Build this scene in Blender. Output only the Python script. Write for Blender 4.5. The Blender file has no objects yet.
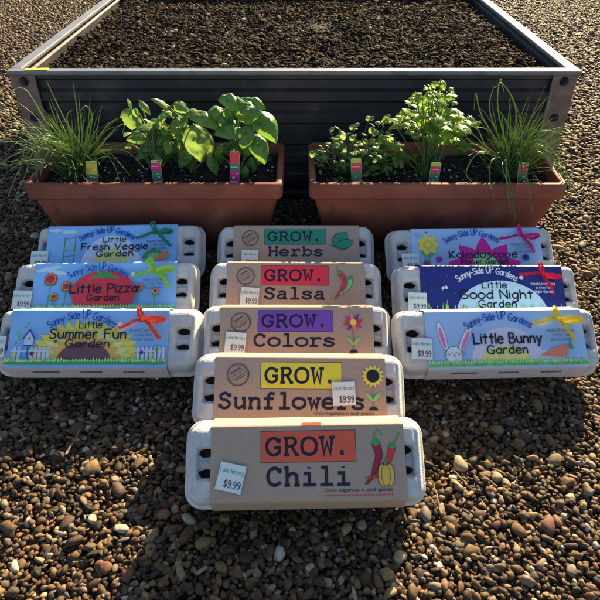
import bpy, bmesh, math, random
import numpy as np
from mathutils import Vector, Matrix, noise

R = math.radians
rnd = random.Random(7)
S = bpy.context.scene
C = S.collection

# ------------------------------------------------------------------ camera constants
TH = R(37.6); FP = 580.0; CH = 0.659
cT, sT = math.cos(TH), math.sin(TH)
def ray(px, py):
    a = (px-300)/FP; b = (300-py)/FP
    return Vector((a, cT+b*sT, -sT+b*cT))
def on_z(px, py, z):
    d = ray(px, py); t = (z-CH)/d.z
    return Vector((d.x*t, d.y*t, z))
def on_y(px, py, y):
    d = ray(px, py); t = y/d.y
    return Vector((d.x*t, y, CH+d.z*t))

# ------------------------------------------------------------------ materials
def new_mat(name):
    m = bpy.data.materials.new(name); m.use_nodes = True
    nt = m.node_tree; nt.nodes.clear()
    out = nt.nodes.new('ShaderNodeOutputMaterial')
    bs = nt.nodes.new('ShaderNodeBsdfPrincipled')
    nt.links.new(bs.outputs[0], out.inputs[0])
    return m, nt, bs, out
def mat(name, col, rough=0.6, var=0.12, scale=60, bump=0.0, bscale=300, metal=0.0, spec=0.4, transl=0.0, tcol=None, coords='Object', dist=0.001, dirt=None):
    m, nt, bs, out = new_mat(name)
    N, Lk = nt.nodes, nt.links
    tc = N.new('ShaderNodeTexCoord')
    nz = N.new('ShaderNodeTexNoise'); nz.inputs['Scale'].default_value = scale; nz.inputs['Detail'].default_value = 5
    Lk.new(tc.outputs[coords], nz.inputs['Vector'])
    mp = N.new('ShaderNodeMapRange'); mp.inputs[1].default_value = .3; mp.inputs[2].default_value = .7
    mp.inputs[3].default_value = 1-var; mp.inputs[4].default_value = 1+var
    Lk.new(nz.outputs[0], mp.inputs[0])
    mx = N.new('ShaderNodeVectorMath'); mx.operation = 'SCALE'
    mx.inputs[0].default_value = col[:3]; Lk.new(mp.outputs[0], mx.inputs['Scale'])
    col_out = mx.outputs[0]
    for (dc, dsc, lo, hi, amt) in (dirt or []):
        dn = N.new('ShaderNodeTexNoise'); dn.inputs['Scale'].default_value = dsc; dn.inputs['Detail'].default_value = 9; dn.inputs['Roughness'].default_value = .68
        Lk.new(tc.outputs[coords], dn.inputs['Vector'])
        dm = N.new('ShaderNodeMapRange'); dm.inputs[1].default_value = lo; dm.inputs[2].default_value = hi; dm.inputs[3].default_value = 0; dm.inputs[4].default_value = amt
        Lk.new(dn.outputs[0], dm.inputs[0])
        mm = N.new('ShaderNodeMix'); mm.data_type = 'RGBA'; Lk.new(dm.outputs[0], mm.inputs[0]); Lk.new(col_out, mm.inputs[6]); mm.inputs[7].default_value = (*dc, 1)
        col_out = mm.outputs[2]
    Lk.new(col_out, bs.inputs['Base Color'])
    bs.inputs['Roughness'].default_value = rough; bs.inputs['Metallic'].default_value = metal
    bs.inputs['Specular IOR Level'].default_value = spec
    if bump:
        n2 = N.new('ShaderNodeTexNoise'); n2.inputs['Scale'].default_value = bscale; n2.inputs['Detail'].default_value = 6
        Lk.new(tc.outputs[coords], n2.inputs['Vector'])
        b = N.new('ShaderNodeBump'); b.inputs['Strength'].default_value = bump; b.inputs['Distance'].default_value = dist
        Lk.new(n2.outputs[0], b.inputs['Height']); Lk.new(b.outputs[0], bs.inputs['Normal'])
    if transl:
        tr = N.new('ShaderNodeBsdfTranslucent')
        tr.inputs[0].default_value = (*(tcol or col)[:3], 1)
        ms = N.new('ShaderNodeMixShader'); ms.inputs[0].default_value = transl
        Lk.new(bs.outputs[0], ms.inputs[1]); Lk.new(tr.outputs[0], ms.inputs[2]); Lk.new(ms.outputs[0], out.inputs[0])
    return m
def rampmat(name, cols, rough, bump=0, bscale=100, spec=.4, dist=.001, second=True):
    """colour picked per mesh island (each stone, chip or leaf its own)"""
    m, nt, bs, out = new_mat(name); N, Lk = nt.nodes, nt.links
    g = N.new('ShaderNodeNewGeometry')
    cr = N.new('ShaderNodeValToRGB'); e = cr.color_ramp; e.interpolation = 'LINEAR'
    while len(e.elements) < len(cols): e.elements.new(.5)
    for i, c in enumerate(cols):
        e.elements[i].position = c[0]; e.elements[i].color = (*c[1], 1)
    Lk.new(g.outputs['Random Per Island'], cr.inputs[0])
    tc = N.new('ShaderNodeTexCoord')
    nz = N.new('ShaderNodeTexNoise'); nz.inputs['Scale'].default_value = 260; nz.inputs['Detail'].default_value = 5
    Lk.new(tc.outputs['Object'], nz.inputs['Vector'])
    mp = N.new('ShaderNodeMapRange'); mp.inputs[1].default_value = .3; mp.inputs[2].default_value = .7
    mp.inputs[3].default_value = .7; mp.inputs[4].default_value = 1.3
    Lk.new(nz.outputs[0], mp.inputs[0])
    mx = N.new('ShaderNodeVectorMath'); mx.operation = 'SCALE'
    Lk.new(cr.outputs[0], mx.inputs[0]); Lk.new(mp.outputs[0], mx.inputs['Scale'])
    Lk.new(mx.outputs[0], bs.inputs['Base Color'])
    bs.inputs['Roughness'].default_value = rough; bs.inputs['Specular IOR Level'].default_value = spec
    if bump:
        n2 = N.new('ShaderNodeTexNoise'); n2.inputs['Scale'].default_value = bscale; n2.inputs['Detail'].default_value = 6
        Lk.new(tc.outputs['Object'], n2.inputs['Vector'])
        b = N.new('ShaderNodeBump'); b.inputs['Strength'].default_value = bump; b.inputs['Distance'].default_value = dist
        Lk.new(n2.outputs[0], b.inputs['Height']); Lk.new(b.outputs[0], bs.inputs['Normal'])
    return m

M = {}
def P(name, col, **k):
    if name not in M: M[name] = mat(name, col, **k)
    return M[name]
ink_kw = dict(rough=.55, var=.06, scale=200)
P('pulp', (.58,.565,.55), rough=.95, var=.12, scale=60, bump=.8, bscale=520, spec=.15, dist=.0013, dirt=[((.30,.29,.27),420,.60,.68,.55),((.72,.70,.66),260,.58,.70,.5)])
P('pulp_tray', (.50,.49,.49), rough=.9, var=.10, scale=90, bump=.55, bscale=700, spec=.2, dist=.0008)
P('kraft', (.45,.325,.245), rough=.75, var=.10, scale=420, bump=.15, bscale=900, spec=.25, dirt=[((.28,.19,.13),600,.60,.70,.5)])
P('ink', (.014,.015,.036), **ink_kw)
P('stamp_ink', (.06,.055,.06), **ink_kw)
P('box_green', (.03,.28,.17), **ink_kw); P('box_red', (.85,.045,.07), **ink_kw)
P('box_purple', (.20,.07,.46), **ink_kw); P('box_yellow', (.88,.72,.05), **ink_kw); P('box_orange', (.80,.12,.06), **ink_kw)
P('sky_blue', (.29,.55,.92), rough=.35, var=.12, scale=14, spec=.5)
P('sky_light', (.42,.60,.86), rough=.35, var=.12, scale=14, spec=.5)
P('sky_pale', (.66,.78,.92), rough=.35, var=.05, scale=14, spec=.5)
P('night_blue', (.022,.030,.20), rough=.35, var=.1, scale=30, spec=.5)
P('moon', (.62,.80,.90), **ink_kw); P('cloud', (.78,.80,.88), **ink_kw)
P('hill_pink', (.76,.68,.78), **ink_kw); P('sun_yellow', (.90,.80,.26), **ink_kw)
P('sun_orange', (.85,.50,.12), **ink_kw); P('sunpetal', (.92,.76,.10), **ink_kw)
P('seed_brown', (.20,.085,.10), **ink_kw); P('grass_green', (.15,.52,.11), rough=.4, var=.35, scale=220)
P('grass_pale', (.45,.76,.28), rough=.4, var=.3, scale=220)
P('tomato', (.85,.05,.07), **ink_kw); P('leaf_green', (.06,.36,.09), **ink_kw); P('lime', (.28,.62,.22), **ink_kw)
P('magenta', (.80,.02,.32), **ink_kw); P('pink', (.85,.22,.50), **ink_kw); P('white_ink', (.82,.82,.84), **ink_kw)
P('carrot', (.85,.26,.13), **ink_kw); P('violet', (.24,.03,.34), **ink_kw); P('blue_ink', (.03,.09,.42), **ink_kw)
P('red_ink', (.70,.05,.05), **ink_kw); P('fence_white', (.66,.72,.82), **ink_kw); P('chili_dark', (.36,.02,.05), **ink_kw)
P('pepper_yellow', (.86,.50,.08), **ink_kw); P('side_strip', (.62,.52,.52), rough=.6, var=.08, scale=100)
P('sticker', (.78,.80,.78), rough=.4, var=.03, scale=100); P('sticker_green', (.08,.42,.26), **ink_kw); P('grey_ink', (.12,.12,.14), **ink_kw)
P('terracotta', (.25,.072,.045), rough=.66, var=.32, scale=11, bump=.12, bscale=160, spec=.3, dirt=[((.40,.27,.20),7,.56,.70,.45),((.05,.03,.022),22,.58,.68,.7),((.09,.03,.02),5,.50,.66,.5)])
P('panel_metal', (.040,.040,.052), rough=.45, var=.25, scale=9, bump=.1, bscale=60, metal=.3, dirt=[((.16,.13,.10),9,.54,.72,.5),((.10,.08,.06),70,.60,.68,.6)])
P('rim_metal', (.20,.205,.225), rough=.42, var=.15, scale=25, metal=.35, dirt=[((.12,.10,.08),30,.52,.66,.55),((.42,.40,.38),140,.62,.70,.6)])
P('bracket', (.21,.135,.115), rough=.7, var=.25, scale=40, bump=.3, bscale=200)
P('bolt_metal', (.035,.035,.06), rough=.4, var=.1, metal=.6)
for nm, c in (('green',(.01,.27,.12)),('lime',(.42,.72,.02)),('orange',(.85,.09,.02)),('magenta',(.72,.01,.24)),('red',(.72,.01,.05)),('yellow',(.85,.66,.02))):
    P('ribbon_'+nm, c, rough=.35, var=.06, scale=300, spec=.5, transl=.25)
P('basil', (.095,.215,.045), rough=.42, var=.3, scale=70, bump=.35, bscale=150, spec=.4, transl=.30, tcol=(.24,.46,.055), dist=.003)
P('pale_leaf', (.11,.22,.05), rough=.42, var=.25, scale=90, bump=.2, bscale=200, spec=.4, transl=.35, tcol=(.34,.50,.09), dirt=[((.20,.24,.07),40,.5,.7,.5)])
P('oregano', (.10,.20,.07), rough=.5, var=.25, scale=120, spec=.4, transl=.5, tcol=(.42,.56,.14))
P('parsley', (.11,.22,.035), rough=.42, var=.3, scale=120, spec=.45, transl=.5, tcol=(.46,.66,.08))
P('chive', (.15,.24,.08), rough=.4, var=.3, scale=60, spec=.5, transl=.4, tcol=(.34,.46,.16))
P('stem', (.10,.17,.05), rough=.5, var=.2, scale=120, transl=.2)
P('tag_plastic', (.70,.72,.66), rough=.35, var=.04); P('tag_yellow', (.80,.62,.05), **ink_kw); P('tag_header', (.42,.56,.08), **ink_kw)
P('tag_red', (.72,.05,.07), **ink_kw); P('tag_pink', (.68,.02,.20), **ink_kw); P('tag_photo', (.05,.20,.11), rough=.5, var=.5, scale=500)
P('twig', (.20,.13,.07), rough=.8, var=.3, scale=90); P('dead_leaf', (.34,.24,.11), rough=.7, var=.3, scale=90, transl=.25)
P('earth', (.020,.015,.012), rough=.95, var=.3, scale=90, bump=.5, bscale=150)
M['gravel'] = rampmat('gravel', [(0,(.028,.018,.013)),(.25,(.062,.036,.020)),(.45,(.115,.066,.026)),(.58,(.055,.040,.032)),(.68,(.175,.112,.045)),(.78,(.125,.052,.032)),(.86,(.25,.165,.066)),(.92,(.11,.10,.095)),(.97,(.30,.235,.125)),(1,(.42,.38,.32))], .68, bump=.4, bscale=600, spec=.28)
M['soil'] = rampmat('soil', [(0,(.010,.008,.007)),(.6,(.022,.016,.012)),(.9,(.045,.030,.02)),(.955,(.05,.035,.025)),(.965,(.48,.48,.46)),(1,(.6,.6,.58))], .85)
M['mulch'] = rampmat('mulch', [(0,(.008,.006,.005)),(.5,(.022,.015,.010)),(.8,(.045,.028,.017)),(.94,(.085,.055,.032)),(.975,(.20,.15,.10)),(1,(.34,.30,.24))], .95, bump=.5, bscale=300, spec=.15)

def ground_mat():
    m, nt, bs, out = new_mat('gravel_ground'); N, Lk = nt.nodes, nt.links
    tc = N.new('ShaderNodeTexCoord')
    v = N.new('ShaderNodeTexVoronoi'); v.inputs['Scale'].default_value = 62
    Lk.new(tc.outputs['Object'], v.inputs['Vector'])
    hs = N.new('ShaderNodeSeparateColor'); Lk.new(v.outputs['Color'], hs.inputs[0])
    cr = N.new('ShaderNodeValToRGB'); e = cr.color_ramp
    cols = [(0,(.02,.014,.01)),(.3,(.06,.04,.022)),(.6,(.11,.07,.035)),(.85,(.14,.10,.055)),(1,(.22,.18,.12))]
    while len(e.elements) < 5: e.elements.new(.5)
    for i, c in enumerate(cols): e.elements[i].position = c[0]; e.elements[i].color = (*c[1], 1)
    Lk.new(hs.outputs[0], cr.inputs[0]); Lk.new(cr.outputs[0], bs.inputs['Base Color'])
    b = N.new('ShaderNodeBump'); b.inputs['Distance'].default_value = .008; b.invert = True
    Lk.new(v.outputs['Distance'], b.inputs['Height']); Lk.new(b.outputs[0], bs.inputs['Normal'])
    bs.inputs['Roughness'].default_value = .8
    return m

# ------------------------------------------------------------------ object helpers
def link(o, parent=None):
    C.objects.link(o)
    if parent: o.parent = parent
    return o
def obj(name, bm, mats, parent=None, smooth=False):
    me = bpy.data.meshes.new(name); bm.to_mesh(me); bm.free()
    if not isinstance(mats, (list, tuple)): mats = [mats]
    for m in mats: me.materials.append(M[m] if isinstance(m, str) else m)
    if smooth: me.polygons.foreach_set('use_smooth', [True]*len(me.polygons))
    return link(bpy.data.objects.new(name, me), parent)
def pyobj(name, verts, faces, mats, parent=None, smooth=True, midx=None):
    me = bpy.data.meshes.new(name); me.from_pydata([tuple(v) for v in verts], [], faces)
    if not isinstance(mats, (list, tuple)): mats = [mats]
    for m in mats: me.materials.append(M[m] if isinstance(m, str) else m)
    if smooth: me.polygons.foreach_set('use_smooth', [True]*len(me.polygons))
    if midx: me.polygons.foreach_set('material_index', midx)
    return link(bpy.data.objects.new(name, me), parent)
def thing(name, label, cat, loc=(0,0,0), rot=(0,0,0), group=None):
    o = bpy.data.objects.new(name, None); C.objects.link(o); o.empty_display_size = .02
    o.location = loc; o.rotation_euler = rot; o['label'] = label; o['category'] = cat
    if group: o['group'] = group
    return o
def tag(o, label=None, cat=None, group=None, kind=None):
    if label: o['label'] = label
    if cat: o['category'] = cat
    if group: o['group'] = group
    if kind: o['kind'] = kind
    return o
def bx(bm, lo, hi, bev=0.0, mi=0):
    r = bmesh.ops.create_cube(bm, size=1)
    vs = r['verts']
    for v in vs:
        v.co = Vector([(lo[i]+hi[i])/2+v.co[i]*(hi[i]-lo[i]) for i in range(3)])
    fs = set(f for v in vs for f in v.link_faces)
    for f in fs: f.material_index = mi
    if bev:
        bmesh.ops.bevel(bm, geom=list(set(e for f in fs for e in f.edges)), offset=bev, segments=2, affect='EDGES', profile=.5)

# ------------------------------------------------------------------ stroke lettering
HAND = {
'L':'0,7 0.1,0 4,.1','i':'0,0 0,4.6;0,6 0,6.3','t':'1.5,6.5 1.5,0;0,4.6 3,4.6','l':'0,7 0,0',
'e':'~.2,2.4 2.6,2.5 3.8,2.8 3.2,4.3 1.6,4.6 .1,2.6 .7,.5 2.2,0 3.8,.8','F':'4,7 0,6.9 0,0;0,3.7 3.2,3.8',
'r':'0,4.6 0,0;~0,2.8 1,4.3 2.6,4.5','s':'~3,4.1 1.5,4.6 .3,3.7 1.6,2.4 3,1.1 1.5,0 0,.6','h':'0,7 0,0;~0,3 1.4,4.5 3,3.6 3.2,0',
'V':'0,7 2.5,0 5,7','g':'~3.4,3.9 1.8,4.6 0,2.4 1.6,.1 3.3,1.2;~3.6,4.6 3.5,0 2.9,-2 1.2,-2.5 0,-1.8',
'G':'~4.8,5.8 3,7 .8,5.8 0,3.5 .8,.9 2.8,0 4.6,.9 4.9,2.8;5,2.9 2.9,3','a':'~3.3,3.9 1.8,4.6 0,2.4 1.5,0 3.2,1.2;3.5,4.6 3.6,0',
'd':'~3.3,3.9 1.8,4.6 0,2.4 1.5,0 3.2,1.2;3.5,7 3.6,0','n':'0,4.6 0,0;~0,3 1.5,4.5 3,3.6 3.2,0',
'P':'0,7 0,0;~0,6.9 2.8,6.8 3.9,5.2 2.8,3.5 0,3.2','z':'0,4.6 3.2,4.6 0,0 3.4,0','S':'~4,6.2 2.2,7 .5,5.8 1.2,4.2 3.5,2.9 3.8,1 2,0 0,.8',
'u':'~0,4.6 .1,1.4 1.4,0 3,1;3.2,4.6 3.3,0','m':'0,4.6 0,0;~0,3 1.2,4.5 2.3,3.6 2.4,0;~2.4,3 3.6,4.5 4.7,3.6 4.8,0',
'K':'0,7 0,0;4,7 .2,3.2 4.2,0','o':'~1.9,4.6 .1,3.5 .1,1.1 1.9,0 3.7,1.1 3.7,3.5 1.9,4.6','c':'~3.4,3.9 1.8,4.6 0,2.3 1.8,0 3.4,.8',
'p':'0,4.6 0,-2.6;~0,3.6 1.6,4.6 3.4,2.3 1.6,0 0,1','w':'0,4.6 1.4,0 2.7,4 4,0 5.4,4.6','N':'0,0 0,7;0,7 4.4,0;4.4,0 4.4,7',
'B':'0,0 0,7;~0,6.9 2.6,6.7 3.3,5.3 2.4,3.9 0,3.7;~.1,3.7 2.8,3.5 4,1.8 2.8,.2 0,0','y':'0,4.6 1.9,.6;3.8,4.6 .8,-2.5',
'U':'~0,7 .2,1.6 2.3,0 4.4,1.6 4.6,7','-':'0,2.6 2.2,2.6','b':'0,7 0,0;~0,3.6 1.6,4.6 3.4,2.3 1.6,0 0,1','v':'0,4.6 1.8,0 3.6,4.6',
'f':'~3,6.5 1.8,7 1.2,5.6 1.2,0;0,4.4 2.8,4.4','k':'0,7 0,0;3,4.6 .1,2 3.2,0','I':'0,7 0,0','Y':'0,7 2.2,3.6 4.4,7;2.2,3.6 2.2,0',
'E':'4,7 0,7 0,0 4,0;0,3.6 3.3,3.6','O':'~2.6,7 .2,5.6 .2,1.4 2.6,0 5,1.4 5,5.6 2.6,7','H':'0,7 0,0;4.4,7 4.4,0;0,3.6 4.4,3.6','T':'0,7 4.6,7;2.3,7 2.3,0',
'$':'~3.6,5.8 1.8,6.6 .2,5.4 1,3.9 3,2.9 3.6,1.4 1.8,.3 0,1.2;1.8,7.6 1.8,-.7','9':'~3.4,4.8 1.8,3.2 .1,4.9 1.8,7 3.6,5 3.2,2 1.6,0 .4,.5',
'.':'0,.1 0,.5','!':'0,7 0,2;0,.1 0,.5'}
SLAB = {
'G':'~4.9,5 4.2,6.4 2.7,7 .9,5.9 .2,3.5 1,1 3,0 4.9,.9;4.95,6.9 4.95,4.9;3,3.1 5.7,3.1;4.95,3 4.95,.6',
'R':'1,7 1,0;0,7 1.1,7;~1,7 3.6,6.9 4.5,5.3 3.4,3.7 1,3.5;3,3.5 4.8,0;0,0 2.1,0;4.3,0 5.8,0',
'O':'~2.9,7 .8,6 .1,3.5 .8,1 2.9,0 5,1 5.7,3.5 5,6 2.9,7','W':'1,7 1.8,.1 3,4.8 4.2,.1 5,7;-.1,7 2.1,7;3.9,7 6.1,7','.':'1.2,.3 2.6,.3;1.2,.9 2.6,.9',
'H':'1,7 1,0;5,7 5,0;1,3.6 5,3.6;0,7 2,7;4,7 6,7;0,0 2,0;4,0 6,0',
'e':'.3,2.4 5.3,2.4;~5.3,2.4 4.6,4 2.8,4.8 .9,3.9 .2,2.2 1,.6 3,0 5.2,.6','r':'.2,4.7 1.8,4.7 1.8,0;0,0 4,0;~1.8,3 3,4.4 4.6,4.8 5.5,4',
'b':'-.1,7 1,7 1,0;~1,3.4 3,4.8 5,3.8 5.4,2.2 4.6,.6 3,0 1,1.3;-.1,0 1.1,0',
's':'~4.6,3.7 2.8,4.8 .9,4 1.3,2.9 3.6,2.3 4.9,1.2 3.6,0 1.6,.1 .6,1;4.8,4.7 4.8,3.4;.5,0 .5,1.4',
'S':'~4.7,5.4 2.8,7 .8,5.9 1.2,4.2 3.6,3.4 5,1.9 3.8,.1 1.8,0 .5,1.5;4.95,6.9 4.95,5;.4,0 .4,1.9',
'a':'~.9,4 2.6,4.8 4.1,4.2 4.3,2.8;4.3,3.4 4.3,0 5.6,0;~4.3,2.8 2,2.6 .4,1.3 1.6,0 3.2,.3 4.3,1.3','l':'1,7 3,7 3,0;.5,0 5.5,0',
'C':'~4.9,4.9 4.2,6.4 2.7,7 .9,5.9 .2,3.5 1,1 3,0 5.2,1.2;4.95,6.9 4.95,4.8','o':'~2.9,4.8 .8,4 .2,2.4 .8,.8 2.9,0 5,.8 5.6,2.4 5,4 2.9,4.8',
'n':'0,4.6 1,4.6 1,0;~1,3 2.8,4.7 4.6,4 4.8,2.6 4.8,0;0,0 2.1,0;3.8,0 5.9,0','u':'0,4.6 1,4.6 1,1.8;~1,1.8 1.3,.4 2.8,0 4.6,1.2;3.7,4.6 4.8,4.6 4.8,0 5.8,0',
'f':'~5.2,6.7 3.4,7 2.4,5.8 2.3,4;2.3,4.4 2.3,0;.4,4.4 4.8,4.4;.5,0 4.4,0','w':'1,4.6 1.9,.1 3,3.4 4.1,.1 5,4.6;-.1,4.6 2,4.6;4,4.6 6.1,4.6',
'h':'-.1,7 1,7 1,0;~1,3 2.8,4.7 4.6,4 4.8,2.6 4.8,0;0,0 2.1,0;3.8,0 5.9,0','i':'.8,4.6 3,4.6 3,0;.5,0 5.5,0;2.9,6.6 2.9,7.2'}
def spline(pts, n=5):
    out = []
    P4 = [pts[0]]+pts+[pts[-1]]
    if (Vector(pts[0])-Vector(pts[-1])).length < .01: P4 = [pts[-2]]+pts+[pts[1]]
    for i in range(1, len(P4)-2):
        p0, p1, p2, p3 = [Vector(p) for p in P4[i-1:i+3]]
        for k in range(n):
            t = k/n
            out.append(.5*((2*p1)+(p2-p0)*t+(2*p0-5*p1+4*p2-p3)*t*t+(3*p1-p0-3*p2+p3)*t**3))
    out.append(Vector(pts[-1])); return out

class Art:
    """flat printed artwork in label metres: x right, y up, stacked in thin layers"""
    def __init__(s): s.polys = []; s.layer = 0; s.mats = []
    def mi(s, m):
        if m not in s.mats: s.mats.append(m)
        return s.mats.index(m)
    def poly(s, pts, m, lay=None):
        if lay is None: s.layer += 1; lay = s.layer
        s.polys.append((pts, s.mi(m), lay))
    def rect(s, x0, y0, x1, y1, m): s.poly([(x0,y0),(x1,y0),(x1,y1),(x0,y1)], m)
    def ell(s, cx, cy, rx, ry, m, a=0, n=28, a0=0, a1=360, lay=None):
        full = abs(a1-a0) >= 360
        k = n if full else n+1
        pts = []
        for i in range(k):
            t = R(a0+(a1-a0)*i/n); x, y = rx*math.cos(t), ry*math.sin(t)
            pts.append((cx+x*math.cos(R(a))-y*math.sin(R(a)), cy+x*math.sin(R(a))+y*math.cos(R(a))))
        s.poly(pts, m, lay)
    def ring(s, cx, cy, r, w, m, n=40):
        s.layer += 1
        for i in range(n):
            a, b = 2*math.pi*i/n, 2*math.pi*(i+1)/n
            s.polys.append(([(cx+q*math.cos(t), cy+q*math.sin(t)) for q, t in ((r-w,a),(r,a),(r,b),(r-w,b))], s.mi(m), s.layer))
    def leaf(s, x0, y0, x1, y1, w, m):
        d = Vector((x1-x0, y1-y0)); n = Vector((-d.y, d.x)).normalized()
        k = 10; pr = [math.sin(math.pi*(i/k)**.85)**.85 if 0 < i < k else 0 for i in range(k+1)]
        a = [Vector((x0,y0))+d*(i/k)+n*w/2*pr[i] for i in range(k+1)]; b = [Vector((x0,y0))+d*(i/k)-n*w/2*pr[i] for i in range(k-1,0,-1)]
        s.poly([tuple(p) for p in a+b], m)
    def stroke(s, pts, w, m, lay=None, w2=None, cap=True):
        pts = [Vector(p) for p in pts]
        if lay is None: s.layer += 1; lay = s.layer
        mi = s.mi(m); n = len(pts); L = []; Rr = []
        for i, p in enumerate(pts):
            d1 = (p-pts[i-1]).normalized() if i else (pts[1]-p).normalized()
            d2 = (pts[i+1]-p).normalized() if i < n-1 else d1
            t = (d1+d2); t = t.normalized() if t.length > .01 else d1
            nn = Vector((-t.y, t.x)); k = max(.5, abs(nn.dot(Vector((-d1.y, d1.x)))))
            ww = (w if w2 is None else w+(w2-w)*i/(n-1))/2/k
            L.append(p+nn*ww); Rr.append(p-nn*ww)
        if cap:
            d = (pts[0]-pts[1]).normalized()*w*.3; s.polys.append(([tuple(L[0]), tuple(L[0]*.75+Rr[0]*.25+d), tuple(L[0]*.25+Rr[0]*.75+d), tuple(Rr[0])], mi, lay))
            d = (pts[-1]-pts[-2]).normalized()*(w2 if w2 is not None else w)*.3; s.polys.append(([tuple(Rr[-1]), tuple(L[-1]*.25+Rr[-1]*.75+d), tuple(L[-1]*.75+Rr[-1]*.25+d), tuple(L[-1])], mi, lay))
        for i in range(n-1):
            s.polys.append(([tuple(L[i]), tuple(Rr[i]), tuple(Rr[i+1]), tuple(L[i+1])], mi, lay))
    def text(s, st, x0, x1, y, h, m, font=HAND, w=.8, arch=0, mono=False, warp=None, seg=4, gap=1.5):
        """lettering fitted between x0 and x1, baseline y, capital height h"""
        xs = []; cur = 0
        for ch in st:
            if ch == ' ': cur += 6.6 if mono else 3.2; xs.append(None); continue
            g = font[ch]; px = [float(p.split(',')[0].strip('~')) for k in g.split(';') for p in k.split(' ')]
            if mono: xs.append(cur); cur += 6.7
            else: xs.append(cur-min(px)); cur += max(px)-min(px)+gap
        tot = cur-(.9 if mono else gap); sx = (x1-x0)/tot; sy = h/7
        s.layer += 1; base = s.layer; cnt = 0; pen = w*(1.22 if font is SLAB else 1.1)*min(sy, sx*1.25)
        for ch, ox in zip(st, xs):
            if ox is None: continue
            for k in font[ch].split(';'):
                sm = k.startswith('~'); pts = [tuple(float(q) for q in p.split(',')) for p in k.strip('~').split(' ')]
                if sm: pts = spline(pts, seg)
                pp = []
                for p in pts:
                    X = x0+(p[0]+ox)*sx; u = (X-x0)/(x1-x0); Y = y+p[1]*sy
                    if arch: Y += arch*(1-(2*u-1)**2)
                    pp.append((X, Y))
                s.stroke(pp, pen, m, lay=base+(cnt % 3)*.34, cap=(font is HAND)); cnt += 1
        s.layer += 1
    def build(s, bm, z0, ox, oy, mats, dz=.00007, xf=None):
        for pts, mi, lay in s.polys:
            vs = []
            for p in pts:
                c = Vector((ox+p[0], oy+p[1], z0+lay*dz))
                vs.append(bm.verts.new(xf @ c if xf else c))
            try: f = bm.faces.new(vs)
            except ValueError: continue
            f.normal_update()
            nz = f.normal if xf is None else (xf.to_3x3().inverted() @ f.normal)
            if nz.z < 0: f.normal_flip()
            f.material_index = len(mats)+mi
        return mats+s.mats

# ------------------------------------------------------------------ egg cartons
LL, TT, AL = .105, .067, R(36)
def rrect(hx, hy, r, d, n=232):
    """rounded rectangle loop inset by d; equal parameter spacing so that loops correspond"""
    hx, hy, r = hx-d, hy-d, max(r-d, .004)
    per = []
    segs = [('l',(hx,-hy+r),(hx,hy-r)),('a',(hx-r,hy-r),0),('l',(hx-r,hy),(-hx+r,hy)),('a',(-hx+r,hy-r),90),('l',(-hx,hy-r),(-hx,-hy+r)),('a',(-hx+r,-hy+r),180),('l',(-hx+r,-hy),(hx-r,-hy)),('a',(hx-r,-hy+r),270)]
    cnt = [24,8,76,8,24,8,76,8]
    for sg, c in zip(segs, cnt):
        for i in range(c):
            t = i/c
            if sg[0] == 'l': per.append((sg[1][0]*(1-t)+sg[2][0]*t, sg[1][1]*(1-t)+sg[2][1]*t))
            else: a = R(sg[2]+90*t); per.append((sg[1][0]+r*math.cos(a), sg[1][1]+r*math.sin(a)))
    return per
def lid_mesh(W):
    hx, hy = W/2, LL/2
    prof = [(0,.0335),(-.0012,.0350),(-.0012,.0372),(0,.0388),(.0015,.0392),(.0030,.0398),(.0042,.0430),(.0055,.0480),(.0066,.0530),(.0076,.0575),(.0092,.0615),(.0115,.0645),(.0145,.0663),(.018,.0669)]
    ins = [p for p in prof]+[(.018+.0022*k,.067) for k in range(1,12)]
    verts = []; faces = []
    cx0 = hx-.0215
    for (d, z) in ins:
        # corner gussets: the pulp is flatter on its chamfered corners
        for (x, y) in rrect(hx, hy, .021, d):
            zz = z
            if d > .010:
                ax = abs(x)
                # pocket beside the sleeve with two open slots
                px = max(0, 1-abs(ax-(cx0-.002))/.0085)
                py = max(0, 1-abs(y)/.0165)
                k = min(1, px*2.4)*min(1, py*3.2)
                zz -= .0055*k
            zz += .0005*noise.noise(Vector((x*60, y*60, 3)))
            if d > .012: zz -= .002*max(0, (abs(x)-(hx-.035))/.03)**2 + .0012*abs(y/hy)**4
            verts.append((x, y+hy, zz))
    n = 232
    nr = len(ins)
    for k in range(nr-1):
        for i in range(n):
            j = (i+1) % n
            faces.append((k*n+i, k*n+j, (k+1)*n+j, (k+1)*n+i))
    faces.append(tuple((nr-1)*n+i for i in range(n)))
    # slots: drop the faces inside and fold the rim down
    bm = bmesh.new(); vs = [bm.verts.new(v) for v in verts]
    for f in faces: bm.faces.new([vs[i] for i in f])
    return bm, cx0
def slot_cut(bm, W, cx0):
    hy = LL/2; kill = []
    for f in bm.faces:
        if len(f.verts) > 8: continue
        c = f.calc_center_median(); x, y = abs(c.x), c.y-hy
        if c.z < .05: continue
        for yc, hh in ((.0115,.0038),(-.0105,.0038)):
            if abs(x-(cx0-.003)) < .0088 and abs(y-yc+.12*(x-cx0)*(1 if yc > 0 else -1)) < hh: kill.append(f); break
    bmesh.ops.delete(bm, geom=kill, context='FACES')
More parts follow.
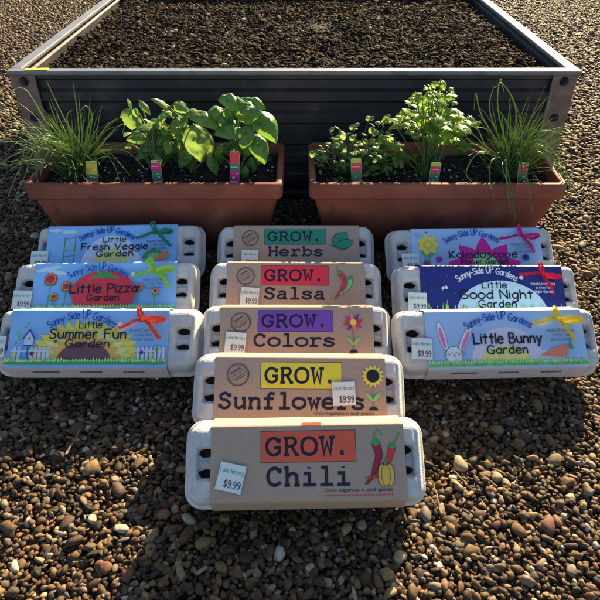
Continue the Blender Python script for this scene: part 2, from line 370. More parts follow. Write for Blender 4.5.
def lid_grid(W):
    """lid: lofted rim and shoulders, fine grid on the flat top so that pockets and open slots are real relief"""
    hx, hy = W/2, LL/2
    cx0 = hx-.0270
    prof = [(0,.0335),(-.0012,.0350),(-.0012,.0372),(0,.0388),(.0015,.0392),(.0028,.0398),(.0038,.0430),(.0048,.0480),(.0058,.0530),(.0068,.0575),(.0084,.0615),(.0105,.0645),(.0130,.0661),(.0155,.0668)]
    bm = bmesh.new(); n = 232; rings = []
    def top(x, y):
        ax = abs(x); z = .067
        px = max(0, 1-abs(ax-cx0)/.0125); py = max(0, 1-abs(y)/.0205)
        k = min(1, px*3.4)*min(1, py*3.6); k = k*k*(3-2*k)
        z -= .0120*k
        # low rib between the two slots
        z += .0025*max(0, 1-abs(y)/.005)*min(1, px*2)
        z += .0009*noise.noise(Vector((x*45, y*45, 3)))+.0005*noise.noise(Vector((x*150, y*150, 7)))
        cs = (ax-(hx-.026))+(abs(y)-(hy-.026))-.024
        if cs > 0: z -= min(.006, cs*.55)
        z -= .0030*max(0, (ax-(hx-.03))/.03)**2+.0014*math.exp(-((ax-(hx-.0125))/.0022)**2)
        return z
    for (d, z) in prof:
        L = []
        for (x, y) in rrect(hx, hy, .021, d):
            zz = z+.0004*noise.noise(Vector((x*55, y*55, z*60)))
            if d > .012: zz = top(x, y)-(.067-z)
            e = 1+.012*noise.noise(Vector((x*45, y*45, 9)))
            L.append(bm.verts.new((x*(1+(e-1)*.3), y*e+hy, zz)))
        rings.append(L)
    for k in range(len(rings)-1):
        for i in range(n):
            j = (i+1) % n
            bm.faces.new((rings[k][i], rings[k][j], rings[k+1][j], rings[k+1][i]))
    # concentric fine rings continue inwards to the middle
    prev = rings[-1]; d = .0155
    while d < .0155+.034:
        d += .0014
        hx2, hy2 = hx-d, hy-d
        if hy2 < .0035: break
        L = [bm.verts.new((x, y+hy, top(x, y))) for (x, y) in rrect(hx, hy, .021, d)]
        for i in range(n):
            j = (i+1) % n
            bm.faces.new((prev[i], prev[j], L[j], L[i]))
        prev = L
    bm.faces.new(prev)
    kill = []
    for f in bm.faces:
        if len(f.verts) > 8: continue
        c = f.calc_center_median(); x, y = abs(c.x), c.y-hy
        if c.z < .052: continue
        for yc in (.0122,-.0118):
            if ((x-cx0)/.0098)**2+((y-yc)/.0052)**2 < 1: kill.append(f); break
    bmesh.ops.delete(bm, geom=kill, context='FACES')
    for v in bm.verts:
        if v.co.z > .05 and any(e.is_boundary for e in v.link_edges):
            ax, y = abs(v.co.x)-cx0, v.co.y-hy; yc = .0122 if y > 0 else -.0118
            q = math.hypot(ax/.0098, (y-yc)/.0052); q /= 1+.22*noise.noise(Vector((v.co.x*180, v.co.y*180, 1)))
            if q > .01: v.co.x = math.copysign(cx0+ax/q, v.co.x); v.co.y = hy+yc+(y-yc)/q
    # fold the slot lips down for thickness
    be = [e for e in bm.edges if e.is_boundary and (e.verts[0].co.z > .05)]
    r = bmesh.ops.extrude_edge_only(bm, edges=be)
    for v in [g for g in r['geom'] if isinstance(g, bmesh.types.BMVert)]: v.co.z -= .005
    bmesh.ops.recalc_face_normals(bm, faces=bm.faces)
    return bm
def tray_bm(W):
    bm = bmesh.new(); hx, hy = W/2, LL/2; n = 232; rings = []
    prof = [(.001,.0330),(.003,.0325),(.0038,.026),(.0055,.018),(.0078,.010),(.010,.004),(.0135,.0008),(.018,0)]
    for (d, z) in prof:
        L = []
        for (x, y) in rrect(hx, hy, .021, d):
            q = (1-z/.033)*.0035
            sc = q*abs(math.sin(math.pi*(x+hx)/W*6)) if abs(y) > hy-d-.002 else q*abs(math.sin(math.pi*(y+hy)/LL*2))
            f = 1-(q-sc)/hy if abs(y) > hy-d-.002 else 1
            L.append(bm.verts.new((x if abs(y) > hy-d-.002 else x*(1-(q-sc)/hx), y*f+hy, z)))
        rings.append(L)
    for k in range(len(rings)-1):
        for i in range(n):
            j = (i+1) % n; bm.faces.new((rings[k][j], rings[k][i], rings[k+1][i], rings[k+1][j]))
    bm.faces.new(list(reversed(rings[-1])))
    bmesh.ops.recalc_face_normals(bm, faces=bm.faces)
    return bm
FY0, FY1 = .0105, .0945          # printed face runs between these in carton y
FH = FY1-FY0
def sleeve_bm(x0, x1):
    """paper band round the carton; returns bmesh, printed face height"""
    # cross-section (y, z) from the front bottom, over the top, down the back
    g = .0012
    sec = [(.016,-g),(.0125,-g+.0003),(.0088,.004),(-.0020,.0345),(-.0030,.0365),(-.0026,.0388),(.0015,.0480),(.0048,.0595),(.0068,.0655),(FY0-.001,TT+g-.0002),(FY0,TT+g)]
    sec = sec+[(LL-y, z) for (y, z) in reversed(sec)]
    bm = bmesh.new(); cols = 12; rows = []
    for i in range(cols+1):
        x = x0+(x1-x0)*i/cols
        rows.append([bm.verts.new((x, y, z+(.0004*math.sin(i*1.7) if .03 < z < .06 else 0))) for (y, z) in sec])
    m = len(sec)
    for i in range(cols):
        for k in range(m):
            kk = (k+1) % m
            f = bm.faces.new((rows[i][k], rows[i+1][k], rows[i+1][kk], rows[i][kk]))
            f.material_index = 1 if k in (4,5,6,7) else 0
            f.smooth = k not in (10,)
    bmesh.ops.recalc_face_normals(bm, faces=bm.faces)
    return bm

def sunny_title(a, w, m='ink'):
    a.text('Sunny-Side', w*.262, w*.475, FH*.745, FH*.115, m, w=.95, warp=None)
def arc_title(a, w, m='ink'):
    """SUNNY-SIDE UP GARDENS set along a shallow arch: every letter follows the curve"""
    st = 'Sunny-Side UP Gardens'; x0, x1 = w*.262, w*.665; cx = (x0+x1)/2; half = (x1-x0)/2
    cur = 0; pos = []
    for ch in st:
        if ch == ' ': cur += 3; pos.append(None); continue
        px = [float(p.split(',')[0].strip('~')) for k in HAND[ch].split(';') for p in k.split(' ')]
        pos.append(cur-min(px)); cur += max(px)-min(px)+1.3
    sx = (x1-x0)/cur; a.layer += 1; base = a.layer; c = 0
    for ch, ox in zip(st, pos):
        if ox is None: continue
        k = 1.25 if ch in 'UP' else 1.0
        for q in HAND[ch].split(';'):
            sm = q.startswith('~'); pts = [tuple(float(t) for t in p.split(',')) for p in q.strip('~').split(' ')]
            if sm: pts = spline(pts, 3)
            out = []
            for p in pts:
                u = ((p[0]+ox)*sx-half)/half
                ang = -u*.62; rr = half/math.sin(.62)
                yy = p[1]*FH*.0185*k
                out.append((cx-math.sin(ang)*(rr+yy), FH*.725+FH*.115+(math.cos(ang)*(rr+yy)-rr)))
            a.stroke(out, FH*.0195, m, lay=base+(c % 3)*.34); c += 1
    a.layer += 1
    # small daisy after the title
    x, y = w*.70, FH*.74
    for k in range(6): a.ell(x+.0022*math.cos(k*1.05), y+.0022*math.sin(k*1.05), .0016, .0016, 'white_ink', n=8)
    a.ell(x, y, .0013, .0013, 'sunpetal', n=8)
def small_copy(a, w, m='grey_ink', y=.60, last='Own Garden'):
    for i, (t, u0, u1) in enumerate((('Includes Everything', .765, .93), ('to Grow Your', .795, .905), (last, .785, .915))):
        a.text(t, w*u0, w*u1, FH*(y-.085*i), FH*.052, m, w=.8, seg=2)
def grass(a, w, m='grass_green', h=.13, seed=1, m2='grass_pale'):
    r = random.Random(seed)
    pts = [(0.0002,.0002)]
    x = 0.0002; n = 110
    for i in range(n+1):
        xx = .0002+(w-.0004)*i/n; pts.append((xx, FH*(h*(.55+.45*(i % 2))*r.uniform(.75,1.15))))
    a.poly([(.0002,.0002),(w-.0002,.0002),(w-.0002,FH*h*1.0)]+[(p[0], p[1]) for p in reversed(pts[1:])]+[(.0002,FH*h)], m2)
    pts = [(w-.0002,.0002)]
    for i in range(n, -1, -1):
        pts.append((.0002+(w-.0004)*i/n, FH*h*.62*(.55+.45*((i+1) % 2))*r.uniform(.7,1.1)))
    a.poly([(.0002,.0002)]+pts, m)
def flower(a, x, y, r, petal, centre, n=8, rr=.45):
    for k in range(n):
        t = 2*math.pi*k/n
        a.leaf(x, y, x+r*math.cos(t), y+r*math.sin(t), r*rr*1.3, petal)
    a.ell(x, y, r*.42, r*.42, centre, n=16)
def clouds(a, w, m, seed):
    r = random.Random(seed)

def art_kraft(kind):
    w = .234; a = Art()
    box = {'Herbs':'box_green','Salsa':'box_red','Colors':'box_purple','Sunflowers':'box_yellow','Chili':'box_orange'}[kind]
    bx0, bx1 = {'Chili':(.258,.745),'Sunflowers':(.27,.742)}.get(kind, (.248,.735))
    bx0 *= w; bx1 *= w; v0, v1, vw = {'Herbs':(.575,.945,.31),'Salsa':(.535,.945,.25),'Colors':(.555,.945,.285)}.get(kind, (.50,.93,.185)); by0, by1 = FH*v0, FH*v1; kh = (v1-v0)/.43
    a.rect(bx0-.0006, by0-.0006, bx1+.0006, by1+.0006, 'ink'); a.rect(bx0, by0, bx1, by1, box)
    a.text('GROW.', bx0+.006, bx1-.004, by0+FH*.10*kh, FH*.235*kh, 'ink', font=SLAB, w=1.12, mono=True)
    u0, u1 = {'Herbs':(.278,.715),'Salsa':(.275,.71),'Colors':(.225,.75),'Sunflowers':(.03,.875),'Chili':(.29,.715)}[kind]
    a.text(kind, w*u0, w*u1, FH*vw, FH*.235*kh, 'ink', font=SLAB, w=1.1, mono=True)
    a.text('Grow happiness in small spaces', w*.585, w*.925, FH*.085, FH*.045, 'ink', w=.8, seg=2)
    for i in range(26):
        x = w*(.585+.0135*i); a.ell(x, FH*.035, .0011, .0011, 'red_ink' if kind != 'Sunflowers' else 'box_yellow', n=6, lay=a.layer+1)
    a.layer += 1
    if kind != 'Chili':
        cx, cy = w*.135, FH*.72; r = FH*.185
        a.ring(cx, cy, r, .0010, 'stamp_ink'); a.ring(cx, cy, r*.88, .0004, 'stamp_ink')
        ca, sa = math.cos(R(33)), math.sin(R(33))
        for dy, hw, th in ((.42,.55,.0022),(.12,.80,.0006),(-.16,.88,.0011),(-.36,.5,.0009)):
            p = [(cx+(-hw*r)*ca-dy*r*sa, cy+(-hw*r)*sa+dy*r*ca), (cx+hw*r*ca-dy*r*sa, cy+hw*r*sa+dy*r*ca)]
            if th > .0009:
                k = 9
                for j in range(k):
                    q0 = Vector(p[0]).lerp(Vector(p[1]), j/k); q1 = Vector(p[0]).lerp(Vector(p[1]), (j+.72)/k)
                    a.stroke([q0, q1], th, 'stamp_ink', lay=a.layer+1, cap=False)
                a.layer += 1
            else: a.stroke(p, th, 'stamp_ink', cap=False)
    if kind == 'Herbs':
        for (p, q, ww) in (((.80,.52),(.905,.86),.30),((.82,.50),(.955,.66),.20)):
            a.leaf(w*p[0], FH*p[1], w*q[0], FH*q[1], FH*(ww+.03), 'ink'); a.leaf(w*p[0]+.0003, FH*p[1]+.0003, w*q[0]-.0003, FH*q[1]-.0006, FH*ww, 'box_green')
            a.stroke([(w*p[0], FH*p[1]), (w*(p[0]*.3+q[0]*.7), FH*(p[1]*.3+q[1]*.7))], .0004, 'ink')
        a.stroke([(w*.77,FH*.56),(w*.80,FH*.52),(w*.83,FH*.51)], .0009, 'ink')
    def chili(pts, w0, m, stem):
        p = spline([(w*x, FH*y) for x, y in pts], 5)
        a.stroke(p, w0+.0010, 'ink', w2=.0010); a.stroke(p, w0, m, w2=.0004)
        s_ = spline([(w*x, FH*y) for x, y in stem], 4); a.stroke(s_, .0013, 'leaf_green')
        a.ell(p[0].x, p[0].y, w0*.55, w0*.4, 'leaf_green', n=12)
    if kind == 'Salsa':
        chili([(.815,.80),(.845,.66),(.835,.48),(.79,.28),(.775,.24)], .0080, 'red_ink', [(.80,.93),(.80,.87),(.815,.81)])
        chili([(.89,.68),(.885,.52),(.845,.40),(.80,.34)], .0080, 'lime', [(.915,.76),(.90,.72),(.89,.68)])
    if kind == 'Chili':
        chili([(.85,.75),(.865,.58),(.845,.42),(.83,.30),(.80,.20),(.785,.19)], .0098, 'chili_dark', [(.885,.86),(.865,.93),(.845,.86),(.85,.76)])
        chili([(.935,.70),(.915,.52),(.87,.34),(.82,.27),(.79,.26)], .0082, 'red_ink', [(.975,.88),(.955,.78),(.935,.71)])
        for dx in (-.018,.020,0): a.ell(w*(.895+dx), FH*.30, .0056, FH*.155, 'ink', n=20); a.ell(w*(.895+dx), FH*.30, .0050, FH*.147, 'pepper_yellow', n=20)
        a.stroke([(w*.895,FH*.42),(w*.893,FH*.49),(w*.905,FH*.52)], .0022, 'leaf_green')
    if kind in ('Colors','Sunflowers'):
        cx = w*(.868 if kind == 'Colors' else .925); cy = FH*(.72 if kind == 'Colors' else .71)
        a.stroke([(cx,cy),(cx,FH*.20)], .0012, 'leaf_green')
        a.ell(cx, FH*.16, .0062, FH*.055, 'ink', n=16, a0=0, a1=180)
        for sx in (-1,1): a.leaf(cx, FH*.30, cx+sx*.0108, FH*.46, .0052, 'lime')
        if kind == 'Sunflowers':
            flower(a, cx, cy, FH*.19, 'sunpetal', 'ink', n=14, rr=.3); a.ell(cx, cy, FH*.105, FH*.105, 'ink')
        else:
            for k in range(8):
                t = 2*math.pi*k/8+.2; a.leaf(cx, cy, cx+FH*.19*math.cos(t), cy+FH*.19*math.sin(t), .0055, ('red_ink','violet','carrot','magenta')[k % 4])
            a.ell(cx, cy, FH*.06, FH*.06, 'sunpetal', n=14)
    return w, a

def art_blue(kind):
    w = .240; a = Art(); gh = .13
    if kind == 'Veggie':
        a.ell(w*.50, FH*.0+.0003, w*.235, FH*.78, 'cloud', a0=0, a1=180); a.ell(w*.50, .0003, w*.14, FH*.47, 'sun_yellow', a0=0, a1=180)
        for i, y in enumerate((.30,.44,.58,.72)): a.stroke([(w*.135,FH*y),(w*.215,FH*(y+.02))], .0013, ('leaf_green','grass_green','sun_yellow','red_ink')[i])
        for x in (.135,.215): a.stroke([(w*x,FH*.12),(w*(x+.004),FH*(.80 if x > .2 else .74))], .0014, 'leaf_green')
        a.ell(w*.06, FH*.92, w*.055, FH*.045, 'sky_pale'); a.ell(w*.17, FH*.88, w*.06, FH*.05, 'sky_pale')
        a.ell(w*.825, FH*.22, w*.085, FH*.22, 'leaf_green', a0=0, a1=180); a.ell(w*.83, FH*.24, w*.05, FH*.11, 'lime', n=20)
        for k in range(3): a.leaf(w*(.93+.01*k), FH*(.40-.05*k), w*.83, FH*(.18-.01*k), .0075, 'carrot')
        a.text('Little', w*.43, w*.605, FH*.625, FH*.115, 'ink', w=1.0)
        a.text('Fresh Veggie', w*.27, w*.775, FH*.445, FH*.15, 'ink', w=1.05)
        a.text('Garden', w*.385, w*.665, FH*.285, FH*.13, 'ink', w=1.0)
        grass(a, w, h=.08, seed=3); small_copy(a, w, last='Veggie Garden')
    if kind == 'Pizza':
        for (u, v, rx, aa) in ((.10,.90,.09,12),(.16,.82,.07,-10),(.84,.86,.06,8)): a.ell(w*u, FH*v, w*rx, FH*.045, 'sky_pale', a=aa)
        for (x, y, r) in ((.12,.68,.145),(.235,.52,.115),(.155,.30,.085),(.745,.48,.085),(.86,.38,.075)):
            xx, yy = w*x, FH*y
            a.stroke([(xx,yy),(xx-.002,FH*.08)], .001, 'leaf_green')
            for sx in (-1,1): a.leaf(xx-.001, yy-FH*r*.9, xx+sx*FH*r*.9, yy-FH*r*.55, .0048, 'leaf_green')
            flower(a, xx, yy, FH*r, 'red_ink', 'red_ink', n=9, rr=.7); a.ring(xx, yy, FH*r*.72, .0008, 'sunpetal', n=18); a.ell(xx, yy, FH*r*.28, FH*r*.28, 'seed_brown', n=12)
        a.ell(w*.50, FH*.36, w*.225, FH*.46, 'tomato', n=40, a0=-42, a1=222)
        for t, l in ((200,.34),(232,.16),(340,.34),(310,.16),(25,.18),(150,.2)):
            a.leaf(w*.50, FH*.74, w*.50+FH*l*math.cos(R(t)), FH*.74+FH*l*.65*math.sin(R(t)), .0050, 'leaf_green')
        a.stroke([(w*.50,FH*.72),(w*.505,FH*.83)], .0025, 'leaf_green')
        a.text('Little Pizza', w*.27, w*.735, FH*.365, FH*.18, 'ink', w=1.1)
        a.text('Garden', w*.39, w*.61, FH*.20, FH*.125, 'ink', w=1.05)
        grass(a, w, seed=4); small_copy(a, w, last='Pizza Garden')
    if kind == 'Summer':
        # big rising sunflower
        cx, cy = w*.485, FH*.10
        for ring_, (rx, ry, m) in enumerate(((.36*w,.76*FH,'sunpetal'),(.30*w,.64*FH,'sun_yellow'),(.235*w,.50*FH,'sun_orange'))):
            n = 17-ring_*3
            for k in range(n):
                t = math.pi*(k+.5)/n; x1, y1 = cx+rx*math.cos(t), cy+ry*math.sin(t)
                a.leaf(cx+.35*rx*math.cos(t), max(.0005, cy+.35*ry*math.sin(t)), x1, y1, w*(.070-.012*ring_), m)
        a.ell(cx, cy, w*.165, FH*.30, 'seed_brown', a0=0, a1=180)
        for k in range(40):
            t = math.pi*(k+.5)/40; q = .35+.55*((k*7) % 10)/10; a.ell(cx+w*.16*q*math.cos(t), cy+FH*.28*q*math.sin(t), .0006, .0006, 'ink', n=5, lay=a.layer+1)
        a.layer += 1
        for i in range(9):
            x = w*(.045+.026*i)
            if i not in (2,3): a.poly([(x,.001),(x+.0042,.001),(x+.0042,FH*.30),(x+.0021,FH*.335),(x,FH*.30)], 'fence_white')
        for i in range(7):
            x = w*(.815+.026*i); a.poly([(x,.001),(x+.0042,.001),(x+.0042,FH*.30),(x+.0021,FH*.335),(x,FH*.30)], 'fence_white')
        for x0, x1 in ((.03,.27),(.80,.985)):
            a.rect(w*x0, FH*.24, w*x1, FH*.265, 'fence_white')
        # bird house on its post
        x = w*.135; a.rect(x-.001, .001, x+.001, FH*.34, 'blue_ink'); a.poly([(x-.0065,FH*.36),(x+.0065,FH*.36),(x+.0065,FH*.50),(x,FH*.62),(x-.0065,FH*.50)], 'fence_white')
        a.stroke([(x-.0085,FH*.47),(x,FH*.64),(x+.0085,FH*.47)], .0024, 'blue_ink'); a.ell(x+.0005, FH*.475, .0015, .0015, 'ink', n=10)
        a.rect(x-.0075, FH*.335, x+.0075, FH*.36, 'blue_ink')
        for (lx, ly) in ((.055,.56),(.075,.44),(.05,.36),(.10,.66),(.065,.50),(.115,.72)): a.leaf(w*lx, FH*ly, w*(lx+.02), FH*(ly+.05), .003, 'grass_green')
        for (fx, fy, m) in ((.165,.20,'violet'),(.05,.19,'sunpetal'),(.845,.22,'violet'),(.905,.19,'sunpetal'),(.94,.27,'grass_green')):
            a.ell(w*fx, FH*fy, .0031, .0031, m, n=12); a.ell(w*fx, FH*fy, .001, .001, 'ink', n=8)
        a.ell(w*.305, FH*.42, .0028, .0026, 'seed_brown', n=10)
        a.text('Little', w*.445, w*.585, FH*.665, FH*.13, 'ink', w=1.0)
        a.text('Summer Fun', w*.265, w*.74, FH*.475, FH*.17, 'ink', w=1.08)
        a.text('Garden', w*.37, w*.64, FH*.315, FH*.14, 'ink', w=1.1)
        grass(a, w, seed=5, m='leaf_green'); small_copy(a, w, last='Summer Garden')
    if kind == 'Kaleidoscope':
        cx = w*.55
        for t in (14,50,90,130,166):
            rx, ry = w*.29, FH*.78
            a.leaf(cx+.03*w*math.cos(R(t)), .003+.04*FH*math.sin(R(t)), cx+rx*math.cos(R(t)), .003+ry*math.sin(R(t)), w*.135, 'magenta')
        a.ell(cx, .0005, w*.115, FH*.42, 'grass_pale', a0=0, a1=180)
        a.text('Kaleidoscope', w*.285, w*.80, FH*.33, FH*.165, 'ink', w=1.05)
        a.text('Flower Garden', w*.37, w*.73, FH*.18, FH*.115, 'ink', w=1.05)
        x, y = w*.125, FH*.64
        a.stroke([(x,y),(x+.002,FH*.05)], .0016, 'leaf_green')
        for q in ((-.055,.50),(.06,.52),(-.03,.34)): a.leaf(x, FH*(q[1]-.16), x+w*q[0]*1.1, FH*q[1], .0062, 'grass_green')
        flower(a, x, y, FH*.255, 'sunpetal', 'sun_orange', n=7, rr=.5); a.ell(x, y, FH*.07, FH*.07, 'sunpetal', n=12)
        for (fx, fy) in ((.20,.30),(.10,.20)): a.ell(w*fx, FH*fy, .0055, .0055, 'violet', n=14); a.ell(w*fx, FH*fy, .0028, .0028, 'magenta', n=10)
        flower(a, w*.865, FH*.32, FH*.09, 'blue_ink', 'ink', n=8)
        for (q, u) in ((.90,.02),(.84,.03)): a.stroke([(w*u,FH*(q-.05)),(w*(u+.05),FH*(q+.02))], .0006, 'grey_ink')
        a.ell(w*.115, FH*.92, .002, .0014, 'blue_ink', n=8)
        grass(a, w, h=.09, seed=6); small_copy(a, w, last='Flower Garden')
    if kind == 'Night':
        a.ell(w*.555, .0003, w*.315, FH*.70, 'moon', a0=0, a1=180, n=40)
        r = random.Random(5)
        for k in range(16): a.ell(w*r.uniform(.02,.30), FH*r.uniform(.35,.95), .0005, .0005, 'white_ink', n=6, lay=a.layer+1)
        a.layer += 1
        x, y = w*.168, FH*.555
        for sx in (-1,1): a.ell(x+sx*.0028, y+.0006*sx, .0024, .0033, 'white_ink', n=14, a=sx*20)
        a.text('Little', w*.43, w*.60, FH*.545, FH*.14, 'ink', w=1.0)
        a.text('Good Night', w*.27, w*.775, FH*.325, FH*.18, 'ink', w=1.0)
        a.text('Garden', w*.395, w*.655, FH*.145, FH*.15, 'ink', w=.95)
        for k in range(60):
            x = w*r.uniform(.01,.98); h = FH*r.uniform(.10,.24)*(1.35 if x < w*.22 else 1); q = r.uniform(-.004,.004)
            a.leaf(x, .0006, max(.001, min(w-.001, x+q)), h, .0022, 'grass_pale' if k % 3 else 'grass_green')
        small_copy(a, w, m='white_ink', last='Night Garden')
    if kind == 'Bunny':
        a.ell(w*.505, .0003, w*.235, FH*.70, 'hill_pink', a0=0, a1=180, n=36); a.ell(w*.49, .0003, w*.17, FH*.36, 'sun_yellow', a0=0, a1=180)
        a.ell(w*.76, .0003, w*.11, FH*.28, 'hill_pink', a0=0, a1=180)
        x, y = w*.165, FH*.20
        for (tx, ty, aa, ln, ex) in ((.100,.60,12,.27,0),(.245,.545,-28,.26,0)):
            ex_, ey_ = w*tx, FH*(ty-.04)
            for m, kx, ky in (('ink',1.09,1.04),('white_ink',1,1),('pink',.58,.74)): a.ell(ex_, ey_-(FH*.03 if m == 'pink' else 0), .0052*kx, FH*ln*ky, m, a=aa, n=28)
        a.ell(x, y, .0125, FH*.165, 'ink'); a.ell(x, y, .0121, FH*.158, 'white_ink')
        for sx in (-1,1):
            a.ell(x+sx*.0032, y+FH*.055, .0008, .0013, 'ink', n=8)
            for q in (-.02,.02,.06): a.stroke([(x+sx*.005, y+FH*(.0+q*.4)), (x+sx*.017, y+FH*(q+.01))], .0004, 'ink')
        a.poly([(x-.0012,y+FH*.02),(x+.0012,y+FH*.02),(x,y)], 'ink')
        a.stroke([(x-.002,y-.002),(x,y),(x+.002,y-.002)], .0005, 'ink')
        a.text('Little Bunny', w*.295, w*.725, FH*.405, FH*.185, 'ink', w=1.05)
        a.text('Garden', w*.375, w*.625, FH*.215, FH*.15, 'ink', w=1.0)
        for k in range(4): a.leaf(w*(.90-.008*k), FH*(.36-.055*k), w*(.70+.03*k), FH*(.16+.0*k), .0075, 'carrot')
        for k in range(3): a.leaf(w*.89, FH*.30, w*(.905+.01*k), FH*(.44-.07*k), .0025, 'leaf_green')
        grass(a, w, seed=8); small_copy(a, w, last='Bunny Garden')
    arc_title(a, w, 'white_ink' if kind == 'Night' else 'blue_ink' if kind != 'Night' else 'ink')
    return w, a

def ribbon_strip(bm, pts, w, twist0=0, twist1=0):
    """ribbon along a 3D path with its own width and a little thickness"""
    pts = [Vector(p) for p in pts]; n = len(pts); rows = []
    for i, p in enumerate(pts):
        t = (pts[min(i+1,n-1)]-pts[max(i-1,0)]).normalized()
        side = t.cross(Vector((0,0,1)))
        if side.length < .2: side = t.cross(Vector((0,1,0)))
        side.normalize(); a = twist0+(twist1-twist0)*i/(n-1)
        side = Matrix.Rotation(a, 3, t) @ side
        nn = t.cross(side).normalized()*.00018
        side = side*(1+.12*math.sin(i*1.3+len(bm.verts)))
        rows.append([bm.verts.new(p+side*w/2+nn), bm.verts.new(p-side*w/2+nn), bm.verts.new(p-side*w/2-nn), bm.verts.new(p+side*w/2-nn)])
    for i in range(n-1):
        for k in range(4):
            bm.faces.new((rows[i][k], rows[i+1][k], rows[i+1][(k+1) % 4], rows[i][(k+1) % 4]))
    bm.faces.new(rows[0]); bm.faces.new(rows[-1])
def bow_bm(x, y, z, v, w=.0047, seed=0):
    """flat tied bow: horizontal band to the left, knot, right loop, falling tail, a short upper loop"""
    bm = bmesh.new(); rb = random.Random(seed); rot = R(rb.uniform(-9,9))
    def c(pts, n=9):
        pts = [pts[0]]+[(p[0]+rb.uniform(-.0022,.0022), p[1]+rb.uniform(-.0018,.0018), max(.001, p[2]+rb.uniform(-.0012,.0020))) for p in pts[1:]]
        o = []
        P_ = [pts[0]]+pts+[pts[-1]]
        for i in range(1, len(P_)-2):
            p0, p1, p2, p3 = [Vector(q) for q in P_[i-1:i+3]]
            for k in range(n):
                t = k/n; o.append(.5*((2*p1)+(p2-p0)*t+(2*p0-5*p1+4*p2-p3)*t*t+(3*p1-p0-3*p2+p3)*t**3))
        o.append(Vector(pts[-1])); return [Vector((x,y,z))+Vector((q.x*math.cos(rot)-q.y*math.sin(rot), q.x*math.sin(rot)+q.y*math.cos(rot), q.z)) for q in o]
    k = v
    ribbon_strip(bm, c([(0,0,.003),(-.012,.001,.006),(-.028,-.002,.003),(-.041,-.0035,.0015)]), w*1.0, .1, -.25)
    ribbon_strip(bm, c([(0,0,.003),(-.006,.007,.007),(-.009,.016,.010),(-.0065,.021,.007),(-.003,.012,.004),(0,.002,.004)]), w*.95, .3, -.2)
    ribbon_strip(bm, c([(0,0,.004),(.010,.001,.010),(.023,.001,.011),(.028,-.002,.007),(.020,-.003,.003),(.004,-.001,.003)]), w*1.25, .35, .1)
    ribbon_strip(bm, c([(0,0,.004),(.006,-.008,.006),(.012,-.017,.005),(.019,-.031,.002)]), w*1.15, .2, -.2)
    bmesh.ops.create_uvsphere(bm, u_segments=12, v_segments=8, radius=w*.45, matrix=Matrix.Translation((x,y,z+.005)) @ Matrix.Diagonal((.8,1.05,.7,1)))
    bmesh.ops.recalc_face_normals(bm, faces=bm.faces)
    return bm
def sticker_bm(cx, cy, ang, z, w=.031, h=.032):
    a = Art(); a.rect(0, 0, w, h, 'sticker')
    a.text('Lukas Nursery', w*.06, w*.94, h*.66, h*.155, 'sticker_green', w=1.15, seg=3, gap=2.3)
    a.text('$9.99', w*.30, w*.92, h*.14, h*.26, 'grey_ink', w=.95, gap=1.6)
    bm = bmesh.new(); xf = Matrix.Translation((cx, cy, z)) @ Matrix.Rotation(R(ang), 4, 'Z') @ Matrix.Translation((-w/2, -h/2, 0))
    mats = a.build(bm, 0, 0, 0, [], xf=xf)
    r = bmesh.ops.create_cube(bm, size=1, matrix=xf @ Matrix.Translation((w/2, h/2, -.00015)) @ Matrix.Diagonal((w, h, .0002, 1)))
    return bm, mats

KR = 'egg carton seed kits in brown kraft sleeves'; BL = 'egg carton seed kits in blue printed sleeves with ribbons'
cart = [ # kind, family, x, y, yaw, W, sleeve left inset, label, sticker (u,v,ang)
 ('Chili','k',.007,.431,1.2,.296,.034,'front egg carton in kraft sleeve reading GROW. Chili in a red box',(.105,.30,-13)),
 ('Sunflowers','k',-.002,.551,-.6,.296,.033,'egg carton in kraft sleeve reading GROW. Sunflowers in a yellow box',(.755,.42,2)),
 ('Colors','k',-.006,.664,0,.296,.032,'egg carton in kraft sleeve reading GROW. Colors in a purple box',(.105,.34,-4)),
 ('Salsa','k',-.008,.786,-.5,.296,.032,'egg carton in kraft sleeve reading GROW. Salsa in a bright red box',(.17,.28,-3)),
 ('Herbs','k',-.008,.909,0,.296,.032,'rear egg carton in kraft sleeve reading GROW. Herbs in a green box',(.135,.24,-2)),
 ('Summer','b',-.308,.656,0,.314,.026,'egg carton with sunflower label Little Summer Fun Garden and orange bow',(-.075,.34,-1)),
 ('Pizza','b',-.332,.785,1.4,.314,.040,'egg carton with red tomato label Little Pizza Garden and lime bow',(-.06,.25,-2)),
 ('Veggie','b',-.338,.910,2.0,.314,.026,'egg carton with melon label Little Fresh Veggie Garden and green bow',(-.04,.24,0)),
 ('Bunny','b',.302,.655,1.6,.314,.045,'egg carton with rabbit label Little Bunny Garden and yellow bow',(-.035,.33,-4)),
 ('Night','b',.316,.776,0,.314,.043,'egg carton with dark blue moon label Little Good Night Garden and red bow',(-.03,.25,-2)),
 ('Kaleidoscope','b',.320,.899,1.2,.314,.043,'egg carton with pink flower label Kaleidoscope Flower Garden and magenta bow',(-.02,.24,0)),
]
bowcol = {'Summer':'orange','Pizza':'lime','Veggie':'green','Bunny':'yellow','Night':'red','Kaleidoscope':'magenta'}
basec = {'Summer':'sky_blue','Pizza':'sky_blue','Veggie':'sky_blue','Bunny':'sky_light','Night':'night_blue','Kaleidoscope':'sky_light'}
meshes = {}
